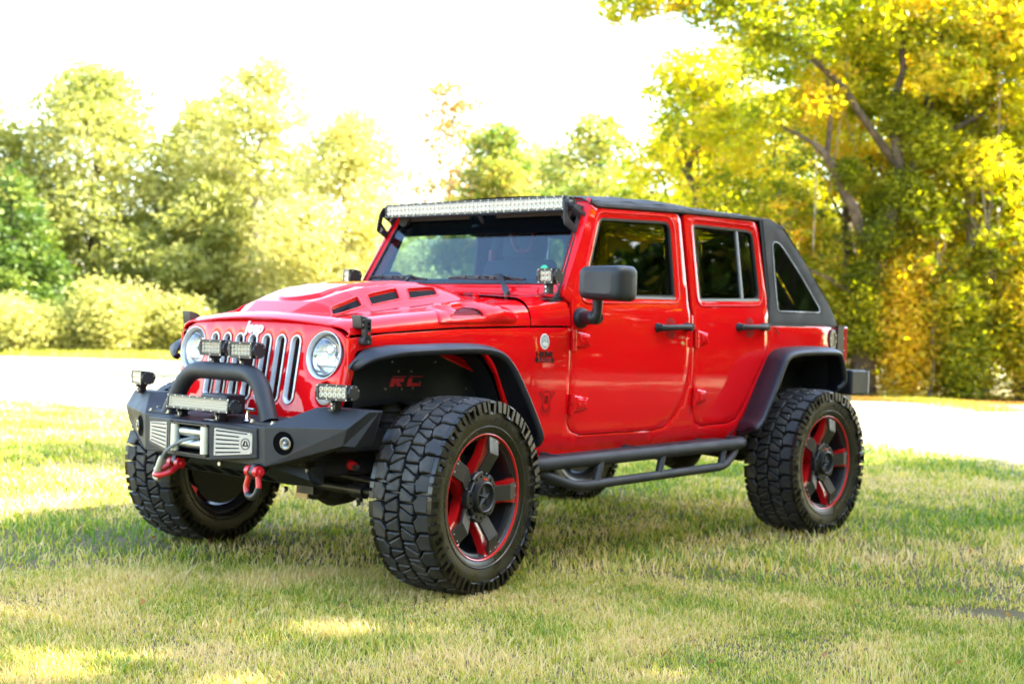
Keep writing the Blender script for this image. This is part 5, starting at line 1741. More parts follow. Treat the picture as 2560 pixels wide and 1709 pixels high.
# ------------------------------------------------------------------ ground
def ground_mat():
    m = bpy.data.materials.new('lawn_soil'); m.use_nodes = True
    nt = m.node_tree; b = nt.nodes['Principled BSDF']
    b.inputs['Roughness'].default_value = .95
    tc = nt.nodes.new('ShaderNodeTexCoord')
    def noise(s, d=6): 
        n = nd(nt, 'ShaderNodeTexNoise', Scale=s, Detail=d); nt.links.new(tc.outputs['Object'], n.inputs['Vector']); return n
    n1, n2, n3 = noise(.35), noise(2.2), noise(45)
    cr = nd(nt, 'ShaderNodeValToRGB'); e = cr.color_ramp.elements
    e[0].position = .34; e[0].color = (.09, .11, .03, 1); e[1].position = .66; e[1].color = (.34, .27, .14, 1)
    k = e.new(.5); k.color = (.20, .19, .07, 1)
    ad = nd(nt, 'ShaderNodeMix', data_type='FLOAT'); ad.inputs[0].default_value = .45
    nt.links.new(n1.outputs['Fac'], ad.inputs[2]); nt.links.new(n2.outputs['Fac'], ad.inputs[3])
    ad2 = nd(nt, 'ShaderNodeMix', data_type='FLOAT'); ad2.inputs[0].default_value = .35
    nt.links.new(ad.outputs[0], ad2.inputs[2]); nt.links.new(n3.outputs['Fac'], ad2.inputs[3])
    nt.links.new(ad2.outputs[0], cr.inputs[0])
    # near soil darkened for shade between the blades, far field paled for sunlight
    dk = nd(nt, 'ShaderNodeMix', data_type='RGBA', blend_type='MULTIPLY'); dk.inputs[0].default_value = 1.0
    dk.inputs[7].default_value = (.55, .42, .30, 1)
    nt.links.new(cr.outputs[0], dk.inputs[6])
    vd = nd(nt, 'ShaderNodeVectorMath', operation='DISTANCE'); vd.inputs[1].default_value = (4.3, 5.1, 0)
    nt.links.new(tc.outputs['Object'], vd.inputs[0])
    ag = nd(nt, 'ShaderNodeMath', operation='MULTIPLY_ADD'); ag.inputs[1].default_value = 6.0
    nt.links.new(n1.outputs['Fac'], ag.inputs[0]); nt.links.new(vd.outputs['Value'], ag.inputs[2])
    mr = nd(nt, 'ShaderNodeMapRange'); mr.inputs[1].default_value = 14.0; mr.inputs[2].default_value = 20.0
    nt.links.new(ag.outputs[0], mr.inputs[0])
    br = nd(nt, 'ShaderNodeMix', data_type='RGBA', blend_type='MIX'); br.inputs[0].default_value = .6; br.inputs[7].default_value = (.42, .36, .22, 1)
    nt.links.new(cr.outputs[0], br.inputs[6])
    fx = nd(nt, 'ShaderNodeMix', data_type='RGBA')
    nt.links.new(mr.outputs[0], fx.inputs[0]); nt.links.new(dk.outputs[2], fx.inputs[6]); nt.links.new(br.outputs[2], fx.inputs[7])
    nt.links.new(fx.outputs[2], b.inputs['Base Color'])
    bp = nd(nt, 'ShaderNodeBump', Strength=.8, Distance=.03); nt.links.new(n3.outputs['Fac'], bp.inputs['Height']); nt.links.new(bp.outputs[0], b.inputs['Normal'])
    return m
def gz(x, y):
    """gentle relief, flat under the car"""
    d = np.hypot(x + 1.5, y)
    k = np.clip((d - 3.5) / 12, 0, 1)
    return k * (.06 * np.sin(x * .21 + 1) * np.cos(y * .17) + .03 * np.sin(x * .7 + y * .5))
xs = np.concatenate([[-300, -150, -90], np.linspace(-60, 30, 91), [60, 150, 300]])
ys = np.concatenate([[-300, -150, -90], np.linspace(-60, 60, 121), [100, 160, 300]])
gx, gy = np.meshgrid(xs, ys, indexing='ij')
gzv = gz(gx, gy)
mb = MB()
nx, ny = gx.shape
mb.add(np.stack([gx, gy, gzv], -1).reshape(-1, 3).tolist(), [(i * ny + j, (i + 1) * ny + j, (i + 1) * ny + j + 1, i * ny + j + 1) for i in range(nx - 1) for j in range(ny - 1)])
G = mb.build('ground', ground_mat(), None, smooth=60)
G['kind'] = 'structure'; G['label'] = 'mown lawn and sunlit field under the car'

# ------------------------------------------------------------------ fast mesh from arrays
def tri_mesh(name, V, F, cols, mat, parent=None, attr='tint'):
    """V (n,3), F (m,k) index array, cols (n,) scalar per vertex"""
    me = bpy.data.meshes.new(name)
    n, m, k = len(V), len(F), F.shape[1]
    me.vertices.add(n); me.vertices.foreach_set('co', V.astype(np.float32).ravel())
    me.loops.add(m * k); me.loops.foreach_set('vertex_index', F.astype(np.int32).ravel())
    me.polygons.add(m); me.polygons.foreach_set('loop_start', np.arange(0, m * k, k, dtype=np.int32))
    me.polygons.foreach_set('loop_total', np.full(m, k, dtype=np.int32))
    me.update(calc_edges=True)
    if cols is not None:
        a = me.attributes.new(attr, 'FLOAT', 'POINT'); a.data.foreach_set('value', cols.astype(np.float32))
    me.materials.append(mat)
    o = bpy.data.objects.new(name, me); col.objects.link(o)
    if parent is not None:
        o.parent = parent
        o.matrix_parent_inverse = Matrix.Translation(-ORG.get(parent.name, Vector((0, 0, 0))))
    return o
def leaf_mat(name, stops, trans=.45, rough=.45, gloss=.3):
    m = bpy.data.materials.new(name); m.use_nodes = True
    nt = m.node_tree
    for n in list(nt.nodes):
        if n.type != 'OUTPUT_MATERIAL': nt.nodes.remove(n)
    out = nt.nodes[0]
    at = nd(nt, 'ShaderNodeAttribute'); at.attribute_name = 'tint'
    cr = nd(nt, 'ShaderNodeValToRGB'); e = cr.color_ramp.elements
    e[0].position, e[0].color = stops[0][0], (*stops[0][1], 1)
    e[1].position, e[1].color = stops[-1][0], (*stops[-1][1], 1)
    for p, c in stops[1:-1]:
        k = e.new(p); k.color = (*c, 1)
    nt.links.new(at.outputs['Fac'], cr.inputs[0])
    b = nd(nt, 'ShaderNodeBsdfPrincipled'); b.inputs['Roughness'].default_value = rough; b.inputs['Specular IOR Level'].default_value = gloss
    t = nd(nt, 'ShaderNodeBsdfTranslucent')
    mx = nd(nt, 'ShaderNodeMixShader'); mx.inputs[0].default_value = trans
    hs = nd(nt, 'ShaderNodeHueSaturation'); hs.inputs['Saturation'].default_value = 1.12; hs.inputs['Value'].default_value = 1.7
    nt.links.new(cr.outputs[0], b.inputs['Base Color']); nt.links.new(cr.outputs[0], hs.inputs['Color']); nt.links.new(hs.outputs[0], t.inputs[0])
    nt.links.new(b.outputs[0], mx.inputs[1]); nt.links.new(t.outputs[0], mx.inputs[2]); nt.links.new(mx.outputs[0], out.inputs[0])
    return m
grass_m = leaf_mat('grass_blades', [(0, (.09, .18, .022)), (.3, (.21, .29, .035)), (.58, (.43, .40, .06)), (.82, (.60, .48, .13)), (1, (.68, .52, .25))], trans=.35, rough=.5)

def vnoise(x, y, s, seed):
    """smooth value noise on arrays"""
    r = np.random.default_rng(seed); T = r.random((64, 64))
    u, v = x / s, y / s
    i, j = np.floor(u).astype(int), np.floor(v).astype(int)
    f, g = u - i, v - j
    f = f * f * (3 - 2 * f); g = g * g * (3 - 2 * g)
    a = T[i % 64, j % 64]; b = T[(i + 1) % 64, j % 64]; c = T[i % 64, (j + 1) % 64]; d = T[(i + 1) % 64, (j + 1) % 64]
    return (a * (1 - f) + b * f) * (1 - g) + (c * (1 - f) + d * f) * g
# blades: density falls with the distance from where the photo was taken
def blades(n, rmin, rmax, a0, a1, h0, h1, w, name):
    r = np.sqrt(rng.random(n) * (rmax ** 2 - rmin ** 2) + rmin ** 2)
    a = R(a0) + rng.random(n) * R(a1 - a0)
    x = 4.332 + r * np.cos(a); y = 5.135 + r * np.sin(a)
    # tufts: pull blades towards random clump centres
    cx = np.floor(x / .055) * .055; cy = np.floor(y / .055) * .055
    jx = vnoise(cx * 7.3, cy * 5.1, .11, 3) * .055; jy = vnoise(cx * 4.7, cy * 8.9, .11, 4) * .055
    pull = rng.random(n) * .55
    x = x + (cx + jx - x) * pull; y = y + (cy + jy - y) * pull
    bare = vnoise(x, y, .9, 11) * .6 + vnoise(x, y, .23, 12) * .4
    path = np.exp(-(((x + 1.2) + (y - 2.6) * .55 + .25 * vnoise(x, y, .5, 20)) / .22) ** 2) * (y > 2.0) * (vnoise(x, y, .35, 15) > .42) * np.exp(-((y - 2.9) / .75) ** 2)
    far = 13.4 + np.clip((np.degrees(a) - 204) / 34, -.2, 1.1) * 3.6 + 1.6 * (vnoise(x, y, 1.1, 31) - .5) * 2
    keep = (rng.random(n) < np.clip((far - r) / 3.6 + .5, 0, 1)) & (rng.random(n) < np.clip(.30 + 1.5 * bare, .25, 1)) & (rng.random(n) > path * 1.1)
    x, y, r = x[keep], y[keep], r[keep]; n = len(x)
    dry = vnoise(x, y, 1.3, 13) * .45 + vnoise(x, y, .30, 14) * .40 + vnoise(x, y, .08, 18) * .15
    lush = vnoise(x, y, .5, 16)
    h = (h0 + (h1 - h0) * rng.random(n) ** 2) * (.6 + .9 * lush)
    d = rng.random(n) * 2 * PI
    lean = h * (.25 + 1.1 * rng.random(n))
    dd = d + 1.57 + (rng.random(n) - .5) * .8
    ww = w * (.5 + rng.random(n)) * (1 + np.maximum(0, r - 6) * .12)
    z = gz(x, y)
    bx_, by_ = np.cos(d) * ww, np.sin(d) * ww
    lx, ly = np.cos(dd) * lean, np.sin(dd) * lean
    V = np.empty((n, 5, 3))
    V[:, 0] = np.stack([x - bx_, y - by_, z - .004], 1); V[:, 1] = np.stack([x + bx_, y + by_, z - .004], 1)
    V[:, 2] = np.stack([x + bx_ * .8 + lx * .35, y + by_ * .8 + ly * .35, z + h * .62], 1); V[:, 3] = np.stack([x - bx_ * .8 + lx * .35, y - by_ * .8 + ly * .35, z + h * .62], 1)
    V[:, 4] = np.stack([x + lx, y + ly, z + h], 1)
    b = np.arange(n)[:, None] * 5
    F = np.concatenate([b + [0, 1, 2], b + [0, 2, 3], b + [3, 2, 4]], 0)
    t = np.clip(dry * 1.7 - .36 + (rng.random(n) - .5) * .95, 0, 1)
    cols = np.repeat(t, 5).reshape(n, 5); cols[:, 4] = np.clip(cols[:, 4] + .15, 0, 1)
    o = tri_mesh(name, V.reshape(-1, 3), F, cols.ravel(), grass_m)
    return tag(o, None, 'grass', None, 'stuff')
g1 = blades(430000, 2.3, 6.5, 190, 256, .012, .040, .0017, 'grass'); g1['label'] = 'short mixed green and straw grass around the car'
g2 = blades(430000, 6.5, 19.5, 193, 252, .018, .055, .0028, 'grass_beyond'); g2['label'] = 'mown grass beyond the car, bright where the sun reaches'

# ------------------------------------------------------------------ trees
bark = pbr('bark', (.050, .034, .022), .9, bump=(18, .9, .03), var=(6, (.11, .080, .055), .4, .7))
bark_l = pbr('pale_bark', (.30, .25, .20), .9, bump=(18, .9, .03), var=(5, (.12, .09, .07), .45, .7))
LEAF = {
 'lime': leaf_mat('lime_leaves', [(0, (.11, .135, .03)), (.5, (.26, .27, .07)), (.85, (.40, .38, .13)), (1, (.50, .45, .18))], .5),
 'yellow': leaf_mat('yellow_leaves', [(0, (.14, .18, .018)), (.40, (.38, .38, .037)), (.78, (.57, .48, .055)), (1, (.60, .37, .045))], .62),
 'green': leaf_mat('green_leaves', [(0, (.04, .08, .015)), (.5, (.10, .17, .03)), (.85, (.20, .25, .05)), (1, (.32, .27, .06))], .45),
 'ever': leaf_mat('evergreen_leaves', [(0, (.02, .055, .012)), (.6, (.085, .14, .022)), (1, (.22, .26, .04))], .3),
 'rust': leaf_mat('rusty_leaves', [(0, (.12, .12, .03)), (.5, (.27, .17, .05)), (1, (.42, .15, .05))], .5),
 'olive': leaf_mat('vine_leaves', [(0, (.10, .12, .012)), (.4, (.33, .34, .035)), (.75, (.52, .46, .06)), (1, (.60, .42, .06))], .68),
}
def limb(mb, p, q, r0, r1, wob=.06, n=7):
    p, q = Vector(p), Vector(q); L = (q - p).length
    pts = []; rs = []
    for i in range(n + 1):
        t = i / n
        o = Vector((random.uniform(-1, 1), random.uniform(-1, 1), random.uniform(-.4, .4))) * (wob * L * math.sin(PI * t))
        pts.append(p.lerp(q, t) + o + Vector((0, 0, .05 * L * math.sin(PI * t)))); rs.append(r0 + (r1 - r0) * t)
    mb.tube(pts, rs, 7)
    return pts
def crown_pts(blobs, n, shell=.55):
    """leaf positions inside a list of ellipsoids (c, r), denser near the outside, grouped in sprays"""
    vol = np.array([r[0] * r[1] * r[2] for c, r in blobs]) ** .75
    pick = rng.choice(len(blobs), n, p=vol / vol.sum())
    C = np.array([c for c, r in blobs])[pick]; Rr = np.array([r for c, r in blobs])[pick]
    d = rng.normal(size=(n, 3)); d /= np.linalg.norm(d, axis=1)[:, None]
    rad = rng.random(n) ** (1 / 3.)
    rad = rad * (1 - shell) + shell * (1 - rng.random(n) ** 2 * .35)
    return C + d * Rr * rad[:, None], pick
def leaves(name, blobs, n, size, mat, parent, tint=.5, spread=.35, spray=14, spr=.35, droop=.0):
    ns = max(1, n // spray)
    S0, pk = crown_pts(blobs, ns)
    bt = rng.random(len(blobs))[pk]
    st = np.clip(tint + (rng.random(ns) - .5) * spread * 1.2 + (bt - .5) * spread, 0, 1)
    d = rng.normal(size=(ns, spray, 3)); d *= (rng.random((ns, spray, 1)) ** .5) * spr / 1.7
    d[..., 2] *= .55
    P = (S0[:, None] + d).reshape(-1, 3)
    t = np.clip(np.repeat(st, spray) + (rng.random(ns * spray) - .5) * .25, 0, 1)
    P[:, 2] -= droop * rng.random(len(P))
    ok = P[:, 2] > .05
    P, t = P[ok], t[ok]; n = len(P)
    u = rng.normal(size=(n, 3)); u[:, 2] *= .6; u /= np.linalg.norm(u, axis=1)[:, None]
    v = rng.normal(size=(n, 3)); v -= (v * u).sum(1)[:, None] * u; v /= np.linalg.norm(v, axis=1)[:, None]
    s = size * (.55 + .9 * rng.random(n))[:, None]
    V = np.stack([P - u * s, P + v * s * .42 , P + u * s, P - v * s * .42], 1)
    F = np.arange(n)[:, None] * 4 + np.arange(4)
    return tri_mesh(name, V.reshape(-1, 3), F, np.repeat(t, 4), mat, parent)
def tree(name, label, cat, x, y, h, wd, mat, n, size, base=.18, trunk=.16, lobes=16, tint=.5, spread=.4, light_bark=False, lean=(0, 0), group=None, openness=.0, top_thin=False, spray=14):
    root = empty(name, (x, y, 0), label, cat, group)
    mb = MB()
    top = Vector((x + lean[0], y + lean[1], h * .93))
    pts = limb(mb, (x, y, -.1), top, trunk, trunk * .12, .025, 12)
    blobs = []
    ga = random.random() * 6
    for i in range(lobes):
        t = (i + .5) / lobes
        z = h * (base + (1 - base) * t)
        env = math.sin(PI * min(1, .22 + .80 * t) ** .9) ** .7
        if top_thin: env *= .75 + .25 * (t < .6)
        a = ga + i * 2.4
        rr = wd * .5 * env * random.uniform(.45, .85) * (1 - openness * .2)
        k = min(len(pts) - 1, max(0, int((z / h) * 12)))
        c0 = pts[k]
        c = Vector((c0.x + math.cos(a) * rr, c0.y + math.sin(a) * rr, z))
        sz = wd * random.uniform(.15, .25) * (1.05 - .35 * t)
        blobs.append(((c.x, c.y, min(c.z, h - sz * .5)), (sz, sz, sz * random.uniform(.65, .9))))
        st = pts[max(1, k - 2)]
        limb(mb, st, c, trunk * .30 * (1.1 - t * .7), .012, .07, 5)
    tr = mb.build('trunk', bark_l if light_bark else bark, root, smooth=60)
    leaves('crown', blobs, n, size, LEAF[mat], root, tint, spread, spray, spr=wd * .10)
    return root
def conifer(name, label, cat, x, y, h, wd, mat, n, size, tint=.5):
    root = empty(name, (x, y, 0), label, cat)
    mb = MB(); limb(mb, (x, y, -.1), (x, y, h * .97), .16, .02, .01, 10)
    blobs = []
    for i in range(46):
        t = i / 46; z = h * (.06 + .90 * t); rr = wd * .5 * (1 - t) ** .75
        a = i * 2.4 + random.random()
        c = (x + math.cos(a) * rr * .62, y + math.sin(a) * rr * .62, z)
        blobs.append((c, (max(.15, rr * .42), max(.15, rr * .42), h * .055)))
        mb.tube([(x, y, z - .1), c], [.03, .01], 5)
    mb.build('trunk', bark, root, smooth=60)
    leaves('crown', blobs, n, size, LEAF[mat], root, tint, .35, 10, spr=.32)
    return root
def shrub(name, label, cat, x, y, wd, h, mat, n, size, tint=.5, group=None, spread=.4):
    root = empty(name, (x, y, 0), label, cat, group)
    mb = MB(); blobs = []
    for i in range(9):
        a = i * 2.4; rr = wd * .33 * random.uniform(.2, 1)
        z = h * random.uniform(.35, .75)
        c = (x + math.cos(a) * rr, y + math.sin(a) * rr, z)
        blobs.append((c, (wd * .24, wd * .24, h * .32)))
        mb.tube([(x + random.uniform(-.2, .2), y + random.uniform(-.2, .2), -.05), ((x + c[0]) / 2, (y + c[1]) / 2, z * .6), c], [.03, .02, .008], 5)
    mb.build('stems', bark, root, smooth=60)
    leaves('foliage', blobs, n, size, LEAF[mat], root, tint, spread, 12, spr=.4, droop=h * .3)
    return root
# left background
tree('broadleaf_tree', 'yellow-green tree at the far left edge of the photo, behind the dark evergreen', 'tree', -18.9, -41.4, 8.0, 7.5, 'lime', 22000, .12, tint=.55, trunk=.2)
conifer('evergreen_tree', 'dark green bushy evergreen at the left edge of the photo', 'tree', -17.0, -35.2, 5.9, 5.4, 'ever', 26000, .09, tint=.62)
tree('broadleaf_tree', 'tall spreading tree with lumpy crown right of the dark evergreen', 'tree', -22.3, -39.5, 10.0, 8.2, 'lime', 38000, .11, tint=.50, trunk=.24, lobes=28, base=.12, spread=.5)
tree('broadleaf_tree', 'broad olive-green tree between the two tallest trees on the left', 'tree', -26.3, -38.6, 9.3, 6.2, 'lime', 30000, .11, tint=.58, trunk=.22, lobes=22, base=.10)
tree('broadleaf_tree', 'deep green low tree in front of the tall trees on the left', 'tree', -23.6, -34.5, 5.6, 4.4, 'lime', 18000, .11, tint=.48, trunk=.16, lobes=16, base=.06)
tree('broadleaf_tree', 'tall pale yellow-green tree with thin airy top, above the bonnet', 'tree', -25.8, -34.3, 10.2, 6.4, 'lime', 20000, .11, tint=.75, trunk=.20, light_bark=True, lobes=22, base=.08, openness=.5)
tree('broadleaf_tree', 'bright pale yellow tree with white branches left of the windscreen', 'tree', -25.6, -29.4, 7.9, 6.4, 'lime', 44000, .09, tint=.90, trunk=.17, light_bark=True, lobes=26, base=.02)
for x, y, w_, h_, mt, tn, lb in ((-14.0, -33.6, 2.8, 1.5, 'lime', .35, 'low vine-covered shrub in front of the dark evergreen'), (-16.0, -32.2, 3.6, 1.9, 'lime', .75, 'wide pale straw-tinged shrub in the left shrub row'), (-17.9, -31.0, 3.6, 2.5, 'lime', .72, 'tallest rounded yellow-green shrub in the left shrub row'), (-19.9, -30.2, 2.8, 1.9, 'lime', .62, 'rounded shrub just left of the front flare')):
    shrub('shrub', lb, 'shrub', x, y, w_, h_, mt, 12000, .075, tint=tn, group='shrubs along the far field edge')
# middle background
tree('young_tree', 'sparse young tree with rusty orange leaves above the left end of the roof light bar', 'tree', -38.2, -37.2, 11.6, 7.0, 'rust', 9000, .11, tint=.35, trunk=.10, lobes=18, base=.30, openness=.6)
tree('broadleaf_tree', 'vine-covered bright green tree behind the middle of the roof light bar', 'tree', -31.3, -27.9, 8.2, 4.6, 'green', 24000, .10, tint=.85, trunk=.16, lobes=16, base=.05)
tree('broadleaf_tree', 'pale distant tree above the right end of the roof light bar', 'tree', -44.5, -37.5, 10.0, 8.0, 'lime', 24000, .12, tint=.7, trunk=.22)
tree('broadleaf_tree', 'pale distant tree behind the rusty young tree', 'tree', -42.0, -45.0, 6.4, 8.0, 'lime', 10000, .14, tint=.85, trunk=.2)
tree('broadleaf_tree', 'dark green tree rising behind the front of the roof', 'tree', -29.9, -22.4, 7.8, 6.0, 'green', 30000, .09, tint=.92, trunk=.18, lobes=20, base=.06)
tree('broadleaf_tree', 'yellow-green tree rising behind the middle of the roof', 'tree', -29.0, -18.6, 7.0, 5.0, 'yellow', 22000, .09, tint=.42, trunk=.18, lobes=20, base=.05)
tree('broadleaf_tree', 'tall pale sunlit tree in the gap left of the big vine-hung tree', 'tree', -36.2, -21.2, 11.4, 5.6, 'lime', 12000, .11, tint=.85, trunk=.18, light_bark=True, lobes=20, base=.2, openness=.5)
tree('broadleaf_tree', 'golden tree behind the rear of the roof', 'tree', -27.0, -14.2, 7.4, 5.2, 'yellow', 22000, .09, tint=.50, trunk=.2, lobes=20, base=.05)
tree('broadleaf_tree', 'golden-green tree behind the sloping soft top window', 'tree', -27.2, -10.8, 9.4, 5.6, 'yellow', 22000, .09, tint=.40, trunk=.2, lobes=20, base=.08)
# the big vine-hung tree on the right
def big_tree():
    x, y = -20.6, -8.3
    root = empty('spreading_tree', (x, y, 0), 'big forked dark-trunked tree hung with vines on the right, bough reaching over the sky', 'tree')
    mb = MB(); blobs = []
    # world-space axes: u runs to the right of the view, w away
    u = Vector((-.672, .741, 0)); w = Vector((-.741, -.672, 0))
    P = lambda a, b, z: Vector((x, y, 0)) + u * a + w * b + Vector((0, 0, z))
    limb(mb, P(.2, 0, -.1), P(.25, 0, 1.9), .27, .21, .02, 6)
    limb(mb, P(.25, 0, 1.9), P(.6, 0, 3.5), .21, .19, .03, 5)
    limb(mb, P(.6, 0, 3.5), P(1.15, .1, 4.7), .18, .13, .03, 5)
    limb(mb, P(1.15, .1, 4.7), P(1.8, .4, 7.6), .13, .05, .04, 6)
    limb(mb, P(.75, .0, 3.9), P(.8, .1, 7.6), .12, .05, .04, 6)
    limb(mb, P(.28, -.1, 2.8), P(-.45, -.3, 4.2), .12, .09, .04, 5); limb(mb, P(-.45, -.3, 4.2), P(-1.0, -.5, 4.9), .09, .07, .05, 5); limb(mb, P(-1.0, -.5, 4.9), P(-1.9, -.6, 5.3), .05, .02, .06, 5)
    limb(mb, P(-.75, -.4, 4.7), P(-.8, -.4, 6.2), .06, .03, .06, 5)
    limb(mb, P(.8, .1, 4.6), P(-1.6, -.6, 6.9), .09, .05, .05, 7); limb(mb, P(-1.6, -.6, 6.9), P(-5.0, -1.6, 7.2), .05, .015, .05, 7)
    limb(mb, P(1.2, .1, 4.7), P(3.2, .2, 6.2), .08, .03, .05, 6)
    limb(mb, P(.3, 0, 1.9), P(-1.2, -.5, 2.5), .05, .02, .08, 5)
    mb.build('trunk', bark, root, smooth=60)
    for a, b, z, r_ in ((-4.9, -1.6, 7.2, .55), (-4.2, -1.5, 7.5, .75), (-4.6, -1.5, 8.1, .8), (-3.4, -1.3, 7.4, .7), (-3.4, -1.3, 8.2, .9), (-2.6, -1.2, 7.1, .8), (-2.2, -1.0, 8.0, 1.0), (-1.6, -.8, 7.0, .9), (-1.0, -.6, 7.9, 1.0),
                        (0, 0, 7.4, 1.1), (.9, .2, 8.2, 1.2), (1.8, .4, 7.4, 1.2), (2.8, .2, 7.9, 1.2), (3.3, .2, 6.6, 1.1), (2.3, .9, 5.8, 1.0), (.2, .9, 6.2, .9), (-.6, .2, 6.2, .8), (-1.1, -.2, 5.7, .7), (-1.9, -.4, 5.5, .65), (-.3, .6, 5.2, .7), (1.5, .9, 5.0, .9), (-2.3, .2, 4.8, .6), (-1.5, .6, 3.9, .7), (3.0, .8, 4.6, 1.0), (-.9, .9, 3.2, .7), (1.7, 1.1, 3.4, .9), (3.6, .5, 5.4, .9), (2.6, -.4, 7.2, 1.0), (1.6, -.4, 6.4, .8), (3.4, -.3, 7.8, 1.0), (.3, 1.4, 7.2, 1.1), (-1.4, 1.2, 7.0, 1.0), (2.0, 1.6, 6.6, 1.2), (-2.6, 1.2, 5.4, .8), (.6, 1.8, 4.6, 1.0)):
        blobs.append((tuple(P(a, b, z)), (r_ * .85, r_ * .85, r_ * .62)))
    leaves('crown', blobs, 90000, .062, LEAF['yellow'], root, .42, .7, 14, spr=.34)
    vb = []
    for a, b, z, r_ in ((.2, -.25, 1.2, .38), (.15, -.25, 1.8, .36), (.1, -.2, 2.3, .4), (.35, -.2, 3.1, .45), (.9, -.1, 4.1, .5), (1.3, 0, 5.1, .6), (.8, 0, 5.6, .5), (-.3, -.3, 4.4, .35), (.5, .2, 3.8, .4)):
        vb.append((tuple(P(a, b, z)), (r_ * .75, r_ * .75, r_ * .9)))
    leaves('vines', vb, 20000, .05, LEAF['olive'], root, .18, .5, 10, spr=.3)
    mb = MB()
    for k in range(5):
        a = random.uniform(-1.6, 2.6); z = random.uniform(4.5, 8); b = random.uniform(-1, .3)
        mb.tube([P(a, b, z), P(a + random.uniform(-.2, .2), b, z - 1.2), P(a + random.uniform(-.3, .3), b, z - random.uniform(2, 3.4))], .012, 5)
    mb.build('hanging_vines', bark_l, root, smooth=60)
big_tree()
def pt(u, dist, az0=0):
    return u
VX = Vector((-.672, .741, 0)); VW = Vector((-.741, -.672, 0))
def RP(a, b): 
    p = Vector((-20.6, -8.3, 0)) + VX * a + VW * b
    return p.x, p.y
for a, b, h_, w_, mt, n_, tn, lb, lbk in ((2.4, .6, 7.6, 3.4, 'olive', 13000, .35, 'dark green tree with pale trunk foot right of the big forked tree', True), (4.0, 1.2, 7.6, 4.0, 'yellow', 11000, .34, 'tall green-gold tree at the right edge of the photo', False),
                                     (-3.0, 2.6, 7.2, 4.6, 'yellow', 12000, .5, 'golden tree between the soft top and the big forked tree', False), (.6, 3.2, 8.5, 4.8, 'green', 13000, .8, 'green tree directly behind the big forked tree', False), (4.8, 4.0, 7.0, 4.4, 'olive', 7000, .5, 'dark tree far back at the right edge', False), (-1.3, .9, 3.9, 1.6, 'yellow', 5000, .5, 'slim young tree just left of the big trunk', True)):
    x_, y_ = RP(a, b)
    tree('broadleaf_tree', lb, 'tree', x_, y_, h_, w_, mt, int(n_ * 1.7), .07, tint=tn, trunk=.20 if h_ > 5 else .07, lobes=20, base=.10, light_bark=lbk, spread=.8)
for i, (a, b, w_, h_, mt, tn, lb) in enumerate(((-3.8, 0, 2.2, 3.0, 'yellow', .35, 'yellow bush behind the rear bumper'), (-2.2, .4, 2.0, 4.2, 'olive', .7, 'tall vine-hung bush left of the big trunk'), (-.7, .9, 1.8, 3.4, 'yellow', .35, 'leafy bush at the foot of the big trunk'), (1.1, .6, 1.6, 4.6, 'olive', .75, 'vine curtain between the big trunk and the pale trunk'), (2.2, .5, 1.5, 3.0, 'yellow', .45, 'low bush at the pale trunk foot'), (3.3, .2, 1.9, 4.8, 'olive', .6, 'dark green vine curtain at the right edge'), (4.6, .3, 2.2, 3.8, 'olive', .8, 'tangled bush cut by the right edge'), (1.5, 2.2, 3.4, 5.0, 'olive', .5, 'tall bush in the shade behind the pale trunk'), (-3.2, 2.0, 3.0, 4.6, 'olive', .6, 'vine-hung thicket behind the yellow bush'))):
    x_, y_ = RP(a, b - .5)
    shrub('shrub', lb, 'shrub', x_, y_, w_, h_, mt, 13000, .055, tint=tn, group='understorey bushes below the right-hand trees', spread=.9)
for i, (a, b, h_, r_) in enumerate(((-2.6, -.3, 3.6, .05), (-1.5, -.2, 4.2, .06), (1.5, -.2, 3.8, .05), (2.55, -.3, 4.6, .10), (3.7, -.2, 4.0, .06), (4.3, .0, 4.6, .07))):
    x_, y_ = RP(a, b)
    tree('sapling', ['thin pale sapling left of the big trunk, behind the rear bumper', 'thin pale sapling close to the left of the big trunk', 'thin sapling between the big trunk and the pale trunk', 'thicker pale-barked sapling beside the pale trunk', 'thin pale sapling near the right edge of the photo', 'pale sapling at the right edge of the photo'][i], 'tree', x_, y_, h_, 1.2, 'yellow', 1800, .055, tint=.5, trunk=r_, lobes=8, base=.55, light_bark=True, spread=.9, lean=(random.uniform(-.3, .3), random.uniform(-.3, .3)))
# dense far wood closing the view behind the tree line
mb_b = []
for k in range(26):
    t = k / 25
    c = (-47 + 16 * t + random.uniform(-1, 1), -46 + 50 * t, random.uniform(1.6, 3.2))
    mb_b.append((c, (3.2, 3.2, 2.6)))
fw = leaves('far_wood', mb_b, 24000, .22, LEAF['lime'], None, .5, .5, 12, spr=.9)
tag(fw, 'far-off wood closing the view behind the tree line', 'wood', None, 'stuff')
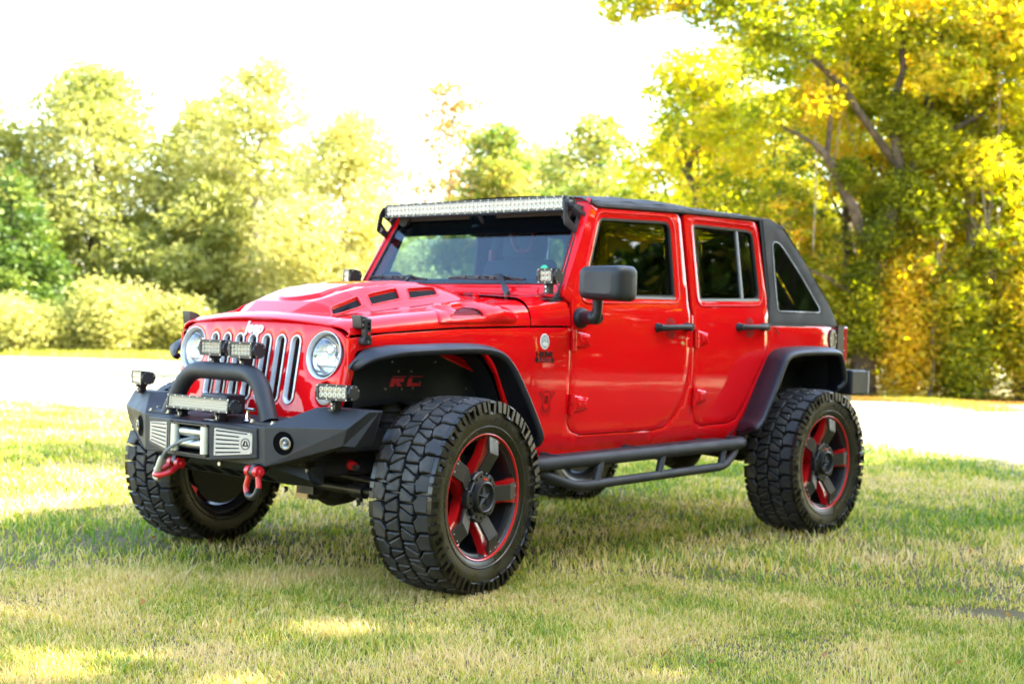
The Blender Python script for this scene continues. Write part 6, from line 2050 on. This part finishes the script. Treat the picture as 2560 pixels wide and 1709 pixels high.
# trees outside the frame that throw the shade and stand in the reflections
for x_, y_, h_, w_, n_, bs in ((-8.5, 9.5, 12.0, 8.0, 6500, .38), (-12.0, 6.2, 13.0, 6.4, 5500, .50), (-5.0, 13.0, 12.0, 9.0, 6500, .24), (-1.0, 15.0, 12.0, 9.0, 6000, .2), (-12.5, 12.5, 15.0, 8.5, 6500, .35)):
    tree('shade_tree', 'tall spreading tree outside the picture that shades the parked car', 'tree', x_, y_, h_, w_, 'olive', n_, .24, tint=.35, trunk=.22, lobes=20, base=bs, spread=.9, group='shade trees outside the picture')
for x_, y_, h_, w_, mt in ((3, 20, 9, 8, 'olive'), (9, 20, 9, 8, 'green'), (-25, 14, 10, 8, 'green'), (-31, 15, 10, 8, 'yellow'), (-20.5, 18.5, 10, 8, 'yellow'), (-15, 21.5, 10, 8, 'yellow'), (-8, 23, 10, 9, 'green'), (-28, 21, 13, 10, 'green'), (-20, 27, 13, 10, 'green'), (15, 15, 10, 8, 'olive'), (22, 4, 10, 9, 'green')):
    tree('field_tree', 'dark green and gold tree across the lawn behind the camera', 'tree', x_, y_, h_, w_, mt, 9000, .26, tint=.25, trunk=.25, lobes=22, base=.0, spread=.9, group='trees behind the camera')
# long unmown grass where the field meets the trees
def rough(n, pts, wid, h0, h1, w, name, label):
    P = np.array(pts, float); seg = rng.integers(0, len(P) - 1, n); t = rng.random(n)[:, None]
    q = P[seg] * (1 - t) + P[seg + 1] * t
    d = P[seg + 1] - P[seg]; d = np.stack([-d[:, 1], d[:, 0]], 1) / np.linalg.norm(d, axis=1)[:, None]
    q = q + d * (rng.normal(size=n) * wid)[:, None]
    x, y = q[:, 0], q[:, 1]; h = h0 + (h1 - h0) * rng.random(n) ** 2; a = rng.random(n) * 6.28; b = rng.random(n) * 6.28
    z = gz(x, y); lx, ly = np.cos(b) * h * .6, np.sin(b) * h * .6
    V = np.stack([np.stack([x - np.cos(a) * w, y - np.sin(a) * w, z], 1), np.stack([x + np.cos(a) * w, y + np.sin(a) * w, z], 1), np.stack([x + lx, y + ly, z + h], 1)], 1)
    o = tri_mesh(name, V.reshape(-1, 3), np.arange(n)[:, None] * 3 + np.arange(3), np.repeat(np.clip(.25 + .5 * rng.random(n), 0, 1), 3), grass_m)
    return tag(o, label, 'grass', None, 'stuff')
rough(36000, [(-9, -42), (-15.5, -35), (-17.5, -28.5), (-24.5, -26.2)], 1.1, .08, .30, .012, 'long_grass', 'long uncut grass along the foot of the left shrub row')
rough(5000, [(-24.5, -14), (-21.0, -8.0), (-18.8, -4.4)], .35, .04, .10, .010, 'verge_grass', 'thin grass verge in front of the right-hand trees')
# a few leaves blown over the lawn
n = 170
r_ = 2.4 + rng.random(n) ** .7 * 9; a_ = R(196) + rng.random(n) * R(56)
x_ = 4.33 + r_ * np.cos(a_); y_ = 5.13 + r_ * np.sin(a_); t_ = rng.random(n) * 6.28; s_ = .008 + .016 * rng.random(n) ** 2; z_ = .018 + .02 * rng.random(n); tl = (rng.random(n) - .5) * .02
V = np.stack([np.stack([x_ + s_ * np.cos(t_ + q) * w_, y_ + s_ * np.sin(t_ + q) * w_, z_ + tl * k], 1) for k, (q, w_) in enumerate(((0, 1), (1.9, .5), (3.14, 1.1), (4.5, .5)))], 1)
bl = tri_mesh('fallen_leaves', V.reshape(-1, 3), np.arange(n)[:, None] * 4 + np.arange(4), np.repeat(.5 + .5 * rng.random(n), 4), LEAF['rust'])
tag(bl, 'small brown and orange leaves blown over the lawn', 'fallen leaves', None, 'stuff')
# leaf litter under the right-hand trees
n = 26000
px = rng.normal(size=n) * 4.5; pw = rng.random(n) * 3.0 - 2.1
PX = np.array([-20.6, -8.3]) + np.outer(px, np.array([-.672, .741])) + np.outer(pw, np.array([-.741, -.672]))
a = rng.random(n) * 6.28; s_ = .05 * (.5 + rng.random(n))
V = np.stack([np.stack([PX[:, 0] + s_ * np.cos(a + k * 1.57), PX[:, 1] + s_ * np.sin(a + k * 1.57), .02 + .05 * rng.random(n)], 1) for k in range(4)], 1)
lt = tri_mesh('leaf_litter', V.reshape(-1, 3), np.arange(n)[:, None] * 4 + np.arange(4), np.repeat(rng.random(n), 4), LEAF['rust'])
tag(lt, 'fallen leaves strewn below the right-hand trees', 'leaf litter', None, 'stuff')
